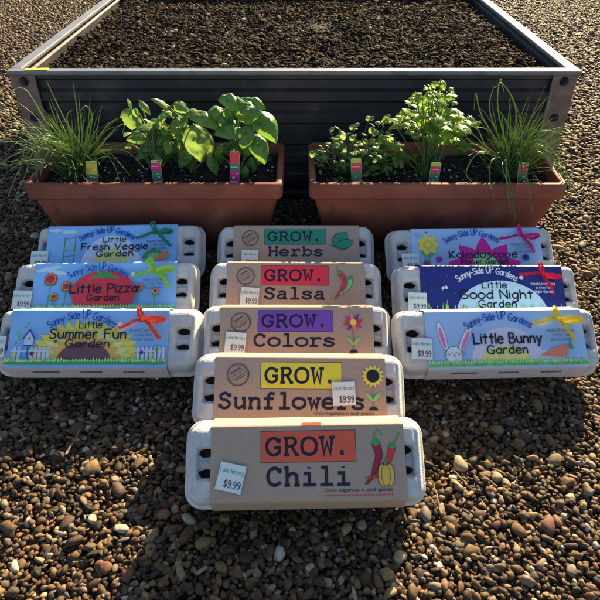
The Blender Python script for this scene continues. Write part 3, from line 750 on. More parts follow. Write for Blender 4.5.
for (kind, fam, x, y, yaw, W, ins, lab, st) in cart:
    t = thing('egg_carton', lab, 'egg carton', (x, y, .001-.012*math.sin(AL)), (AL, 0, R(yaw)), KR if fam == 'k' else BL)
    key = fam
    if key not in meshes:
        a = obj('lid', lid_grid(W), 'pulp', t, smooth=True); b = obj('tray', tray_bm(W), 'pulp_tray', t, smooth=True)
        meshes[key] = (a.data, b.data)
    else:
        link(bpy.data.objects.new('lid', meshes[key][0]), t); link(bpy.data.objects.new('tray', meshes[key][1]), t)
    w, art = art_kraft(kind) if fam == 'k' else art_blue(kind)
    x0 = -W/2+ins; x1 = x0+w
    bm = sleeve_bm(x0, x1)
    mats = ['kraft','kraft'] if fam == 'k' else [basec[kind],'side_strip']
    if fam == 'b':   # pale lines of small print along the front edge: unreadable dashes
        pass
    mats = art.build(bm, TT+.0013, x0, FY0, mats)
    if kind == 'Chili':
        vs = [bm.verts.new(p) for p in ((x0+w*.47,LL-.0068-.0030,TT+.0016),(x0+w*.57,LL-.0068-.0030,TT+.0016),(x0+w*.57,LL-.0062,TT+.0003),(x0+w*.47,LL-.0062,TT+.0003))]
        bm.faces.new(vs).material_index = len(mats); mats = mats+['box_orange']
    if fam == 'b':
        rr = random.Random(len(kind)); mi = len(mats); mats = mats+['grey_ink']
        for (u0, u1) in ((.15,.31),(.45,.58),(.72,.84)):
            u = u0
            while u < u1:
                du = rr.uniform(.004,.012); p = Vector((0,.0036,.0560)); q = Vector((0,.0023,.0515)); off = Vector((0,-.0005,.0002))
                va = [bm.verts.new((x0+w*uu, pp.y+off.y, pp.z+off.z)) for uu, pp in ((u,q),(u+du,q),(u+du,p),(u,p))]
                f = bm.faces.new(va); f.material_index = mi
                u += du+.003
    obj('sleeve', bm, mats, t)
    sb, sm = sticker_bm(x0+w*st[0]+.0, FY0+FH*st[1], st[2], TT+.0046 if fam == 'k' or True else TT)
    obj('price_sticker', sb, sm, t)
    if fam == 'b':
        obj('ribbon_bow', bow_bm(x0+w*.855, FY0+FH*.80, TT+.0030, 1.0, seed=len(kind)*7+ord(kind[0])), 'ribbon_'+bowcol[kind], t)

# ------------------------------------------------------------------ terracotta window boxes
PW, PD, PH = .487, .205, .168
def pot(x, y, label):
    t = thing('planter_box', label, 'planter', (x, y, 0), group='terracotta planter boxes holding herbs')
    def loop(bm, hx, hy, z, r, n=8):
        L = []
        for cxs, cys, a0 in ((1,1,0),(-1,1,90),(-1,-1,180),(1,-1,270)):
            for i in range(n+1):
                a = R(a0+90*i/n); L.append(bm.verts.new((cxs*(hx-r)+r*math.cos(a), cys*(hy-r)+r*math.sin(a), z+.0008*noise.noise(Vector((cxs*hx*9+x*7, cys*hy*9, z*9))))))
        return L
    def loft(bm, rings):
        n = len(rings[0])
        for k in range(len(rings)-1):
            for i in range(n):
                j = (i+1) % n; bm.faces.new((rings[k][i], rings[k][j], rings[k+1][j], rings[k+1][i]))
    hx, hy = PW/2, PD/2
    bm = bmesh.new()
    spec = [(.0,.032,.024,.02)]
    rg = [loop(bm, hx-.052, hy-.050, 0, .012), loop(bm, hx-.048, hy-.040, .004, .014), loop(bm, hx-.028, hy-.022, .060, .014), loop(bm, hx-.013, hy-.010, .118, .013), loop(bm, hx-.0085, hy-.008, PH-.031, .012)]
    loft(bm, rg); bm.faces.new(list(reversed(rg[0]))); bmesh.ops.recalc_face_normals(bm, faces=bm.faces)
    obj('body', bm, 'terracotta', t, smooth=True)
    bm = bmesh.new()
    rg = [loop(bm, hx-.012, hy-.0115, PH-.0335, .011), loop(bm, hx-.003, hy-.003, PH-.0325, .012), loop(bm, hx-.0005, hy-.0005, PH-.030, .013), loop(bm, hx, hy, PH-.026, .013), loop(bm, hx, hy, PH-.006, .013), loop(bm, hx-.001, hy-.001, PH-.002, .013), loop(bm, hx-.003, hy-.003, PH, .012),
          loop(bm, hx-.010, hy-.010, PH, .010), loop(bm, hx-.0125, hy-.0125, PH-.003, .009), loop(bm, hx-.016, hy-.016, PH-.045, .009)]
    loft(bm, rg); bmesh.ops.recalc_face_normals(bm, faces=bm.faces)
    obj('rim', bm, 'terracotta', t, smooth=True)
    return t
PY = .990+PD/2
PX = (-.2765, .2610)
pot(PX[0], PY, 'reddish planter box of basil and chives, behind the veggie garden carton')
pot(PX[1], PY, 'reddish planter box of parsley and chives, behind the kaleidoscope garden carton')

# clods, chips and pebbles: many small deformed stones merged with numpy
def ico(sub):
    bm = bmesh.new(); bmesh.ops.create_icosphere(bm, subdivisions=sub, radius=1)
    v = np.array([p.co[:] for p in bm.verts], dtype=np.float64); f = np.array([[q.index for q in p.verts] for p in bm.faces]); bm.free(); return v, f
def scatter_mesh(name, pts, sizes, sub, mats, seed, flat=(.45,.8), ang=.12, tilt=.5, parent=None, cube=False):
    rng = np.random.default_rng(seed)
    V, F = ico(sub); nv = len(V); K = 24
    vars_ = []
    for k in range(K):
        d = V.copy(); off = rng.normal(size=3)*5
        nn = np.array([noise.noise(Vector(p*1.1+off)) for p in V])
        d = d*(1+nn[:, None]*(.45 if not cube else .9))
        if k % 5:
            for j in range(5):
                q = rng.normal(size=3); q /= np.linalg.norm(q); ds = d@q; d = d-np.outer(np.maximum(0, ds-.70), q)
        if cube: d = np.clip(d, -.62, .62)
        d[:, 0] *= rng.uniform(1, 1.45); d[:, 1] *= rng.uniform(.8, 1.05); d[:, 2] *= rng.uniform(*flat)
        vars_.append(d)
    vars_ = np.array(vars_); N = len(pts)
    idx = rng.integers(0, K, N); az = rng.uniform(0, 2*np.pi, N); tx = rng.normal(0, tilt, N); ty = rng.normal(0, tilt*.6, N)
    ca, sa = np.cos(az), np.sin(az); cx, sx = np.cos(tx), np.sin(tx); cy, sy = np.cos(ty), np.sin(ty)
    Z = np.zeros(N); O = np.ones(N)
    Rz = np.stack([np.stack([ca,-sa,Z],1), np.stack([sa,ca,Z],1), np.stack([Z,Z,O],1)],1)
    Rx = np.stack([np.stack([O,Z,Z],1), np.stack([Z,cx,-sx],1), np.stack([Z,sx,cx],1)],1)
    Ry = np.stack([np.stack([cy,Z,sy],1), np.stack([Z,O,Z],1), np.stack([-sy,Z,cy],1)],1)
    Rm = Rz @ Rx @ Ry
    P_ = vars_[idx]*sizes[:, None, None]
    W = np.einsum('nij,nvj->nvi', Rm, P_)+pts[:, None, :]
    W = W.reshape(-1, 3).astype(np.float32)
    FF = (F[None]+(np.arange(N)*nv)[:, None, None]).reshape(-1, 3)
    me = bpy.data.meshes.new(name); nf = len(FF)
    me.vertices.add(len(W)); me.vertices.foreach_set('co', W.ravel())
    me.loops.add(nf*3); me.loops.foreach_set('vertex_index', FF.ravel().astype(np.int32))
    me.polygons.add(nf); me.polygons.foreach_set('loop_start', (np.arange(nf)*3).astype(np.int32)); me.polygons.foreach_set('loop_total', np.full(nf, 3, dtype=np.int32))
    me.polygons.foreach_set('use_smooth', np.full(nf, not cube))
    me.update(calc_edges=True)
    me.materials.append(M[mats]); return me
def joined(name, meshes_):
    bm = bmesh.new()
    for m in meshes_: bm.from_mesh(m)
    me = bpy.data.meshes.new(name); bm.to_mesh(me); bm.free(); me.materials.append(meshes_[0].materials[0]); return link(bpy.data.objects.new(name, me))
def hexgrid(x0, x1, y0, y1, sp, jit, rng):
    xs = np.arange(x0, x1, sp); ys = np.arange(y0, y1, sp*.866)
    X, Y = np.meshgrid(xs, ys); X = X+(np.arange(len(ys)) % 2)[:, None]*sp/2
    P_ = np.stack([X.ravel(), Y.ravel()], 1); return P_+rng.uniform(-jit, jit, P_.shape)*sp

rng = np.random.default_rng(11)
# potting soil inside each planter
for i, cx in enumerate(PX):
    g = hexgrid(cx-PW/2+.016, cx+PW/2-.016, PY-PD/2+.016, PY+PD/2-.016, .0040, .45, rng)
    z = np.array([.146+.005*noise.noise(Vector((p[0]*14, p[1]*14, i))) for p in g])+rng.uniform(-.002,.003,len(g))
    s = rng.lognormal(math.log(.0020), .38, len(g))
    me = scatter_mesh('potting_soil', np.column_stack([g, z]), s, 1, 'soil', 20+i, cube=False, flat=(.6,1))
    o = link(bpy.data.objects.new('potting_soil', me))
    bm = bmesh.new(); bm.from_mesh(me)
    bx(bm, (cx-PW/2+.020, PY-PD/2+.020, .130), (cx+PW/2-.020, PY+PD/2-.020, .1445)); bm.to_mesh(me); bm.free()
    tag(o, ('dark potting soil with white perlite under the basil plants','dark potting soil with white perlite under the parsley')[i], 'soil', kind='stuff')

# ------------------------------------------------------------------ raised bed
BX0, BX1, BY0, BY1, BZ = -.609, .584, 1.25, 2.17, .30
bed = thing('raised_bed', 'dark corrugated metal raised bed with grey rim behind both planter boxes', 'raised bed', ((BX0+BX1)/2, BY0, 0))
bed.location = (0,0,0)
def corr(bm, p0, p1, inward, z0=0, z1=BZ-.009):
    p0, p1, inward = Vector(p0), Vector(p1), Vector(inward)
    prof = []; z = z0; pitch = .048
    k = 0
    while z < z1:
        for dz, d in ((0,0),(.014,0),(.019,.008),(.037,.008),(.042,0)):
            zz = z+dz
            if zz <= z1: prof.append((zz, d))
        z += pitch
    prof.append((z1, prof[-1][1]))
    A = [bm.verts.new(p0+inward*d+Vector((0,0,z))) for z, d in prof]; B = [bm.verts.new(p1+inward*d+Vector((0,0,z))) for z, d in prof]
    A2 = [bm.verts.new(p0+inward*(d+.0015)+Vector((0,0,z))) for z, d in prof]; B2 = [bm.verts.new(p1+inward*(d+.0015)+Vector((0,0,z))) for z, d in prof]
    for i in range(len(A)-1):
        bm.faces.new((A[i],B[i],B[i+1],A[i+1])); bm.faces.new((B2[i],A2[i],A2[i+1],B2[i+1]))
    bmesh.ops.recalc_face_normals(bm, faces=bm.faces)
for nm, p0, p1, inw in (('front_panel',(BX0+.01,BY0+.006,0),(BX1-.01,BY0+.006,0),(0,1,0)),('side_panel',(BX0+.006,BY0+.01,0),(BX0+.006,BY1-.01,0),(1,0,0)),('side_panel',(BX1-.006,BY0+.01,0),(BX1-.006,BY1-.01,0),(-1,0,0)),('back_panel',(BX0+.01,BY1-.006,0),(BX1-.01,BY1-.006,0),(0,-1,0))):
    bm = bmesh.new(); corr(bm, p0, p1, inw); obj(nm, bm, 'panel_metal', bed)
bm = bmesh.new(); o_ = .004; iw = .020
bx(bm, (BX0-o_, BY0-o_, BZ-.009), (BX1+o_, BY0+iw, BZ), .002); bx(bm, (BX0-o_, BY1-iw, BZ-.009), (BX1+o_, BY1+o_, BZ), .002)
bx(bm, (BX0-o_, BY0+iw+.0005, BZ-.009), (BX0+iw, BY1-iw-.0005, BZ-.0005), .002); bx(bm, (BX1-iw, BY0+iw+.0005, BZ-.009), (BX1+o_, BY1-iw-.0005, BZ-.0005), .002)
obj('rim', bm, 'rim_metal', bed)
for (cx, sx) in ((BX0,1),(BX1,-1)):
    for (cy, sy) in ((BY0,1),(BY1,-1)):
        bm = bmesh.new()
        xa, xb = sorted((cx, cx+sx*.052)); ya, yb = sorted((cy-sy*.0, cy+sy*.004))
        bx(bm, (xa, ya, 0), (xb, yb, BZ-.0095), .0012)
        xa, xb = sorted((cx, cx+sx*.004)); ya, yb = sorted((cy+sy*.0045, cy+sy*.052))
        bx(bm, (xa, ya, 0), (xb, yb, BZ-.0095), .0012)
        b = obj('corner_bracket', bm, 'bracket', bed)
        for z in (.278,.200,.10):
            bm = bmesh.new()
            bmesh.ops.create_cone(bm, cap_ends=True, segments=20, radius1=.0095, radius2=.0075, depth=.004, matrix=Matrix.Translation((cx+sx*.027, cy-sy*.002, z)) @ Matrix.Rotation(R(90)*sy, 4, 'X'))
            bmesh.ops.create_cone(bm, cap_ends=True, segments=6, radius1=.0052, radius2=.0050, depth=.005, matrix=Matrix.Translation((cx+sx*.027, cy-sy*.0062, z)) @ Matrix.Rotation(R(90)*sy, 4, 'X'))
            obj('bolt', bm, 'bolt_metal', b)
g = hexgrid(BX0+.034, BX1-.034, BY0+.034, BY1-.034, .0052, .5, rng)
z = np.array([.270+.010*noise.noise(Vector((p[0]*8, p[1]*8, 5))) for p in g])+rng.uniform(-.003,.005,len(g))
me = scatter_mesh('garden_soil', np.column_stack([g, z]), rng.lognormal(math.log(.0024), .62, len(g)).clip(0,.010), 1, 'mulch', 31, flat=(.22,.5), tilt=.6)
bm = bmesh.new(); bm.from_mesh(me); bx(bm, (BX0+.016,BY0+.016,.05), (BX1-.016,BY1-.016,.266)); bm.to_mesh(me); bm.free()
tag(link(bpy.data.objects.new('garden_soil', me)), 'dark mulch and soil filling the raised bed', 'soil', kind='stuff')

# ------------------------------------------------------------------ ground and gravel
bm = bmesh.new()
xs = [-300,-40,-8,-3,3,8,40,300]
vv = [[bm.verts.new((x, y, -.016)) for x in xs] for y in xs]
for i in range(7):
    for j in range(7): bm.faces.new((vv[i][j], vv[i][j+1], vv[i+1][j+1], vv[i+1][j]))
tag(obj('ground', bm, ground_mat()), kind='structure')
def keep(P_):
    m = np.ones(len(P_), bool)
    m &= ~((P_[:,0] > BX0+.01) & (P_[:,0] < BX1-.01) & (P_[:,1] > BY0+.02) & (P_[:,1] < BY1-.02))
    for cx in PX: m &= ~((abs(P_[:,0]-cx) < PW/2-.06) & (abs(P_[:,1]-PY) < PD/2-.05))
    return m
def under(P_):
    """1 where a carton or planter touches down"""
    m = np.zeros(len(P_), bool)
    for c in cart: m |= (abs(P_[:,0]-c[2]) < c[5]/2+.004) & (P_[:,1] > c[3]-.02) & (P_[:,1] < c[3]+.115)
    for cx in PX: m |= (abs(P_[:,0]-cx) < PW/2-.03) & (abs(P_[:,1]-PY) < PD/2-.02)
    return m
parts = []
for (x0, x1, y0, y1, sp, med, zz, sub, sd) in ((-.85,.95,.18,1.35,.0072,.0038,-.0105,1,41),(-.85,.95,.18,1.35,.0080,.0038,-.0060,2,42),(-.85,.95,.18,1.35,.030,.0068,-.0040,2,43),(.95,1.6,.18,1.35,.0120,.0062,-.0070,1,48),(-1.5,-.85,.18,1.35,.0120,.0062,-.0070,1,49),
        (.55,2.1,1.35,4.3,.0112,.0055,-.0070,2,44),(.55,2.1,1.35,4.3,.050,.0090,-.003,2,47),(-2.0,-.58,1.35,4.0,.0135,.0068,-.007,1,45),(-.65,.65,2.15,3.2,.022,.0105,-.008,1,46)):
    g = hexgrid(x0, x1, y0, y1, sp, .42, rng); g = g[keep(g)]
    if sp == .030 or sp == .050: g = g[rng.uniform(size=len(g)) < .55]
    s = rng.lognormal(math.log(med), .30, len(g)); s = np.minimum(s, .0100 if y0 < 1 else .012)
    u = under(g); s = np.where(u, np.minimum(s, .0062), s)
    z = zz+rng.uniform(-.0015,.0030,len(g))+.0015*np.sin(g[:,0]*9+g[:,1]*7); z = np.where(u, np.minimum(z, -.0085), z)
    parts.append(scatter_mesh('gravel', np.column_stack([g, z]), s, sub, 'gravel', sd))
Vn = sum(len(m.vertices) for m in parts); print('gravel verts', Vn)
# merge with numpy into ONE object
co = []; lv = []; off = 0
for m in parts:
    a = np.empty(len(m.vertices)*3, np.float32); m.vertices.foreach_get('co', a); co.append(a)
    b = np.empty(len(m.loops), np.int32); m.loops.foreach_get('vertex_index', b); lv.append(b+off); off += len(m.vertices)
co = np.concatenate(co); lv = np.concatenate(lv); nf = len(lv)//3
me = bpy.data.meshes.new('gravel'); me.vertices.add(len(co)//3); me.vertices.foreach_set('co', co)
me.loops.add(len(lv)); me.loops.foreach_set('vertex_index', lv); me.polygons.add(nf)
me.polygons.foreach_set('loop_start', (np.arange(nf)*3).astype(np.int32)); me.polygons.foreach_set('loop_total', np.full(nf, 3, dtype=np.int32))
me.polygons.foreach_set('use_smooth', np.ones(nf, bool)); me.update(calc_edges=True); me.materials.append(M['gravel'])
tag(link(bpy.data.objects.new('gravel', me)), 'loose brown and tan river gravel around the cartons', 'gravel', kind='stuff')
for m in parts: bpy.data.meshes.remove(m)

# ------------------------------------------------------------------ plants
class MB:
    def __init__(s): s.v = []; s.f = []
    def tube(s, pts, r0, r1, n=5, flat=1.0):
        pts = [Vector(p) for p in pts]; base = len(s.v); m = len(pts)
        for i, p in enumerate(pts):
            t = (pts[min(i+1,m-1)]-pts[max(i-1,0)]).normalized()
            a = t.cross(Vector((0.3,.2,1))).normalized(); b = t.cross(a)
            r = r0+(r1-r0)*(i/(m-1))**1.4
            for k in range(n):
                q = 2*math.pi*k/n; s.v.append(p+a*r*math.cos(q)+b*r*flat*math.sin(q))
        for i in range(m-1):
            for k in range(n):
                s.f.append((base+i*n+k, base+i*n+(k+1) % n, base+(i+1)*n+(k+1) % n, base+(i+1)*n+k))
        s.f.append(tuple(base+k for k in range(n))); s.f.append(tuple(base+(m-1)*n+k for k in reversed(range(n))))
    def leaf(s, a, b, w, up=Vector((0,-.3,1)), arch=.25, cup=.3, shape='oval', nu=10, nv=6, puff=0., seed=0):
        """leaf blade from base a to tip b; arch lifts its middle, cup folds it along the midrib"""
        a, b = Vector(a), Vector(b); d = b-a; L = d.length; t = d.normalized()
        side = t.cross(up)
        if side.length < .1: side = t.cross(Vector((1,0,0)))
        side.normalize(); n = side.cross(t).normalized(); base = len(s.v)
        for i in range(nu+1):
            u = i/nu
            if shape == 'oval': ww = math.sin(math.pi*min(1, u**.72))**.8*(1 if u < .97 else .5)
            elif shape == 'round': ww = math.sqrt(max(0, 1-(2*u-1)**2))
            else: ww = math.sin(math.pi*u**.55)**1.1
            c = a+d*u+n*(arch*L*4*u*(1-u))
            for k in range(nv+1):
                q = 2*k/nv-1
                z = -cup*abs(q)**1.5*ww*w*.5+puff*w*(math.sin(u*math.pi*5+abs(q)*2.5)*.06)*(1-abs(q))*ww
                if puff > .9:
                    z += w*.045*abs(math.sin(math.pi*(u*6.5-abs(q)*1.7)))**.6*min(1, abs(q)*4)*(1-abs(q)**3)*min(1, ww*1.5)
                z += .07*w*noise.noise(Vector((u*3+seed, q*2, seed*1.7)))
                s.v.append(c+side*(q*ww*w/2*(1-.12*cup*abs(q)))+n*z)
        for i in range(nu):
            for k in range(nv):
                p = base+i*(nv+1)+k; s.f.append((p, p+1, p+nv+2, p+nv+1))
    def lobed(s, c, d, up, size, seed):
        """small cut parsley leaflet, slightly bent"""
        r = random.Random(seed); d = Vector(d).normalized(); side = d.cross(up)
        if side.length < .1: side = Vector((1,0,0))
        side.normalize(); n = side.cross(d)
        prof = [(0,0),(.25,.12),(.22,.38),(.55,.32),(.42,.58),(.62,.80),(.28,.78),(.20,1.05),(0,.86)]
        prof = prof+[(-x, y) for x, y in reversed(prof[1:-1])]
        base = len(s.v); mid = c+d*size*.45+n*size*.10
        s.v.append(mid)
        for (x, y) in prof:
            x *= r.uniform(.85,1.15); s.v.append(c+side*x*size+d*y*size-n*(abs(x)**1.5*.35+.25*(y-.4)**2)*size+n*r.uniform(-.04,.04)*size)
        m = len(prof)
        for i in range(m): s.f.append((base, base+1+i, base+1+(i+1) % m))
def arcpts(a, b, lift, n=7, side=0):
    a, b = Vector(a), Vector(b)
    return [a.lerp(b, i/n)+Vector((side*4*(i/n)*(1-i/n), 0, lift*4*(i/n)*(1-i/n))) for i in range(n+1)]

def herb(label, cat, base, name='herb_plant', group=None): return thing(name, label, cat, base, group=group)
def finish(mb, name, m, root):
    loc = root.location
    return pyobj(name, [v-loc for v in mb.v], mb.f, m, root)
SZ = .148

# leaf tables: base x, base y, tip x, tip y, width (all in units of a crop), depth plane, depth change to the tip
def leaf_table(rows, ox, oy, k, Yp, m, root, stemroot, shape='oval', seed=0, matname='basil', puff=1., cup=.5, archs=.22):
    mb = MB(); st = MB(); r = random.Random(seed)
    for i, (bx_, by_, tx, ty, w, dy0, dy1) in enumerate(rows):
        a = on_y(ox+bx_/k, oy+by_/k, Yp+dy0); b = on_y(ox+tx/k, oy+ty/k, Yp+dy1)
        wd = 1.42*w/k/FP*(a.y*cT+(CH-a.z)*sT)
        mb.leaf(a, b, wd, up=Vector((r.uniform(-.25,.25), -.55+r.uniform(-.3,.3), 1)), arch=archs*r.uniform(.6,1.3), cup=cup, shape=shape, nu=26 if puff > .9 else 12, nv=14 if puff > .9 else 8, puff=puff, seed=i+seed)
        c0 = a.lerp(Vector((stemroot.x, stemroot.y, a.z)), .35)
        st.tube([a.lerp(b, .06), a, c0+Vector((0,0,-.012)), Vector((stemroot.x+r.uniform(-.006,.006), stemroot.y+r.uniform(-.006,.006), max(SZ, a.z-.06)))], .0012, .0019)
    st.tube([stemroot+Vector((0,0,-.005)), stemroot+Vector((.002,0,.03)), stemroot+Vector((-.001,0,.07))], .0030, .0022)
    finish(mb, 'foliage', matname, root); finish(st, 'stem', 'stem', root)

# 1 large basil in the left box
b1 = on_z(237, 168, SZ); b1.y = 1.09; b1 = Vector((on_y(237, 150, 1.09).x, 1.09, SZ))
root = herb('big glossy basil plant with puffy leaves, right end of left planter', 'herb', b1, 'basil_plant')
rows = [(278,112,152,108,96,.00,-.015),(190,185,92,178,78,.0,-.01),(298,112,412,158,72,.01,.0),(290,112,322,248,100,-.01,-.03),(372,172,470,345,96,.0,-.02),
 (292,278,128,300,92,-.02,-.04),(318,250,285,385,72,-.03,-.05),(318,262,404,250,48,-.02,-.03),(345,290,408,462,88,-.02,-.045),(180,205,150,250,44,-.02,-.02),
 (205,150,225,215,60,.0,-.01),(360,150,345,235,55,.0,-.02),(255,360,235,445,52,.0,-.02),(300,470,300,548,40,-.01,-.02),(330,420,355,500,40,.01,.0),(200,260,240,230,60,.02,.01),(340,330,300,420,60,.0,0),(390,240,430,320,60,.02,.02),(250,140,330,100,60,.03,.02),(170,350,140,420,40,.0,0)]
rq = random.Random(77)
for k in range(16):
    X, Y = rq.uniform(140,420), rq.uniform(130,400); an = rq.uniform(0,6.28); ln = rq.uniform(45,80)
    rows.append((X, Y, X+ln*math.cos(an), Y+ln*abs(math.sin(an))*.9, ln*.62, rq.uniform(.0,.04), rq.uniform(-.01,.03)))
leaf_table(rows, 190, 80, 5.45, 1.085, 'b', root, b1, seed=3, cup=.75, archs=.28)
# 2 young basil next to it
b2 = Vector((on_y(190, 150, 1.09).x, 1.09, SZ))
root = herb('medium basil plant with drooping leaves, middle of left planter', 'herb', b2, 'basil_plant')
rows = [(262,150,362,218,46,-.01,-.03),(280,192,302,308,62,-.02,-.05),(312,215,332,298,32,.0,-.02),(262,262,240,326,38,.0,-.01),(330,288,350,348,26,-.01,-.02),(212,145,152,117,22,.0,-.01),
 (222,128,268,158,28,.0,-.01),(262,172,206,200,34,-.01,-.02),(240,178,222,236,38,.0,-.01),(250,200,262,250,30,.01,0),(230,235,250,285,34,.01,0),(205,240,190,268,26,.0,0),(235,150,200,170,30,.02,.01),(290,250,270,300,36,.02,.02),(215,210,240,190,30,.02,.02)]
rq = random.Random(5)
for k in range(22):
    X, Y = rq.uniform(185,300), rq.uniform(145,285); an = rq.uniform(-.3,3.4); ln = rq.uniform(24,44)
    rows.append((X, Y, X+ln*math.cos(an), Y+ln*math.sin(an)*.8, ln*.55, rq.uniform(-.01,.035), rq.uniform(-.02,.03)))
leaf_table(rows, 100, 60, 3.0, 1.085, 'b', root, b2, seed=23, matname='pale_leaf', archs=.15)
# 3 small broad-leaved herb
b3 = Vector((on_y(154, 160, 1.08).x, 1.08, SZ))
root = herb('small pale green young herb with broad leaves above the pink and green tag', 'herb', b3, 'herb_plant')
rows = [(262,240,148,266,52,-.01,-.03),(270,240,352,168,62,-.01,-.02),(262,236,198,205,26,-.02,-.03),(130,150,100,84,44,.0,-.01),(148,140,162,196,32,-.01,-.01),(122,148,60,198,44,.0,-.01),(132,165,132,272,84,.0,-.01),
 (176,94,242,184,34,.0,-.01),(352,140,248,80,34,.0,-.01),(396,110,472,166,48,.0,-.02),(372,392,318,345,62,-.02,-.03),(262,408,316,482,26,-.02,-.04),(240,320,95,330,56,.01,.0),(260,330,330,310,60,.01,.0),(250,360,180,400,50,.01,0),
 (290,350,350,420,60,.01,.0),(240,380,150,450,50,.01,.0),(330,260,390,300,48,.01,0),(400,230,420,190,30,.0,0),(400,300,440,325,26,-.01,-.02),(340,240,320,300,46,.02,.01),(400,380,430,340,40,.0,0)]
rq = random.Random(6)
for k in range(20):
    X, Y = rq.uniform(110,400), rq.uniform(200,400); an = rq.uniform(-.3,3.4); ln = rq.uniform(45,72)
    rows.append((X, Y, X+ln*math.cos(an), Y+ln*math.sin(an)*.8, ln*.55, rq.uniform(-.01,.035), rq.uniform(-.02,.03)))
leaf_table(rows, 110, 85, 6.0, 1.08, 'b', root, b3, seed=43, matname='pale_leaf', archs=.1, cup=.25, puff=.3)

# 4 small round leaved herb, left end of the right box
b4 = Vector((on_y(350, 160, 1.09).x, 1.09, SZ))
root = herb('low bushy oregano with small round leaves, left end of right planter', 'herb', b4, 'oregano_plant')
mb = MB(); st = MB(); r = random.Random(5)
nodes = [(415,50),(485,72),(460,122),(435,95),(180,118),(235,120),(245,180),(250,215),(65,250),(120,240),(132,275),(120,322),(280,145),(325,100),(325,155),(380,205),(420,190),(300,272),(340,250),(360,268),(470,190),(540,160),(550,188),(470,232),(490,322),(430,342),(440,352),(540,270),(580,205),(565,300),(200,200),(170,230),(215,245),(260,250),(200,160),(380,240),(505,210),(560,235),(395,300),(520,350),(420,230),(590,260),(600,330),(450,270),(330,200),(240,150)]
for (X, Y) in nodes:
    for q in range(3):
        c = on_y(300+(X+r.uniform(-12,12))/6, 110+(Y+r.uniform(-12,12))/6, 1.08+r.uniform(-.035,.05))
        if c.z < SZ: c.z = SZ+.01
        d = Vector((r.uniform(-1,1), r.uniform(-1,.6), r.uniform(-.5,.5))).normalized()*r.uniform(.010,.0155)
        mb.leaf(c, c+d, r.uniform(.0095,.0135), up=Vector((r.uniform(-.6,.6), r.uniform(-.8,.2), 1)), arch=.12, cup=.3, shape='round', nu=6, nv=4, seed=X)
    st.tube(arcpts((b4.x+(c.x-b4.x)*.35, b4.y+r.uniform(-.02,.02), SZ), c, .008), .0010, .0006)
for k in range(230):
    c = Vector((b4.x+r.gauss(.018,.048), b4.y+r.gauss(.010,.030), SZ+.004+abs(r.gauss(.024,.018))))
    c.x = max(c.x, PX[1]-PW/2+.022); c.y = min(max(c.y, PY-PD/2+.02), PY+PD/2-.03)
    mb.leaf(c, c+Vector((r.uniform(-1,1), r.uniform(-1,1), r.uniform(-.3,.4))).normalized()*.011, .009, up=Vector((r.uniform(-.6,.6), r.uniform(-.6,.6), 1)), arch=.1, cup=.3, shape='round', nu=6, nv=4, seed=k)
finish(mb, 'foliage', 'oregano', root); finish(st, 'stem', 'stem', root)

# 5 flat parsley
b5 = Vector((on_y(428, 160, 1.08).x, 1.08, SZ))
root = herb('tall bright flat-leaf parsley with long stalks, middle of right planter', 'herb', b5, 'parsley_plant')
mb = MB(); st = MB(); r = random.Random(9)
nodes = [(315,40,20),(350,88,24),(368,135,20),(280,98,16),(255,62,14),(220,100,22),(188,112,18),(150,185,26),(110,240,26),(60,236,22),(150,250,28),(180,280,28),(248,160,28),(300,150,26),(380,200,32),(430,232,30),(470,250,22),(400,255,34),(350,290,34),(385,348,34),(415,375,26),(320,330,30),(262,205,30),(240,245,30),(285,275,30),(210,205,24),(330,210,32),(190,150,24),(345,245,34),(300,240,30),(220,320,24),(130,210,24),(310,185,26),(280,310,26),(360,320,30),(450,250,26),(255,120,20),(60,350,24),(90,370,24),(40,330,20),(110,440,22),(180,430,20),(410,215,26)]
for (X, Y, s_) in nodes:
    Yp = 1.08+r.uniform(-.04,.05); c = on_y(380+X/5.22, 75+Y/5.22, Yp)
    bb = Vector((b5.x+r.uniform(-.018,.018), b5.y+r.uniform(-.015,.015), SZ-.003))
    p = arcpts(bb, c, -.008+r.uniform(-.006,.006), n=7, side=(c.x-bb.x)*-.18)
    st.tube(p, .0014, .0008)
    dirb = (c-bb); dirb.z *= .3; dirb = dirb.normalized() if dirb.length > .001 else Vector((1,0,0))
    for q in range(7):
        an = R(-120+40*q); dd = Matrix.Rotation(an*.9, 3, 'Z') @ dirb; dd.z = r.uniform(-.5,.35)
        sz = s_/5.22*.0027*r.uniform(.75,1.15)*1.0
        cc = c+dd*sz*.35+Vector((r.uniform(-1,1), r.uniform(-1,1), r.uniform(-.6,.6)))*sz*.35
        mb.lobed(cc, dd, Vector((r.uniform(-.5,.5), r.uniform(-.9,.1), 1)), sz*1.25, X*7+q)
finish(mb, 'foliage', 'parsley', root); finish(st, 'stem', 'stem', root)

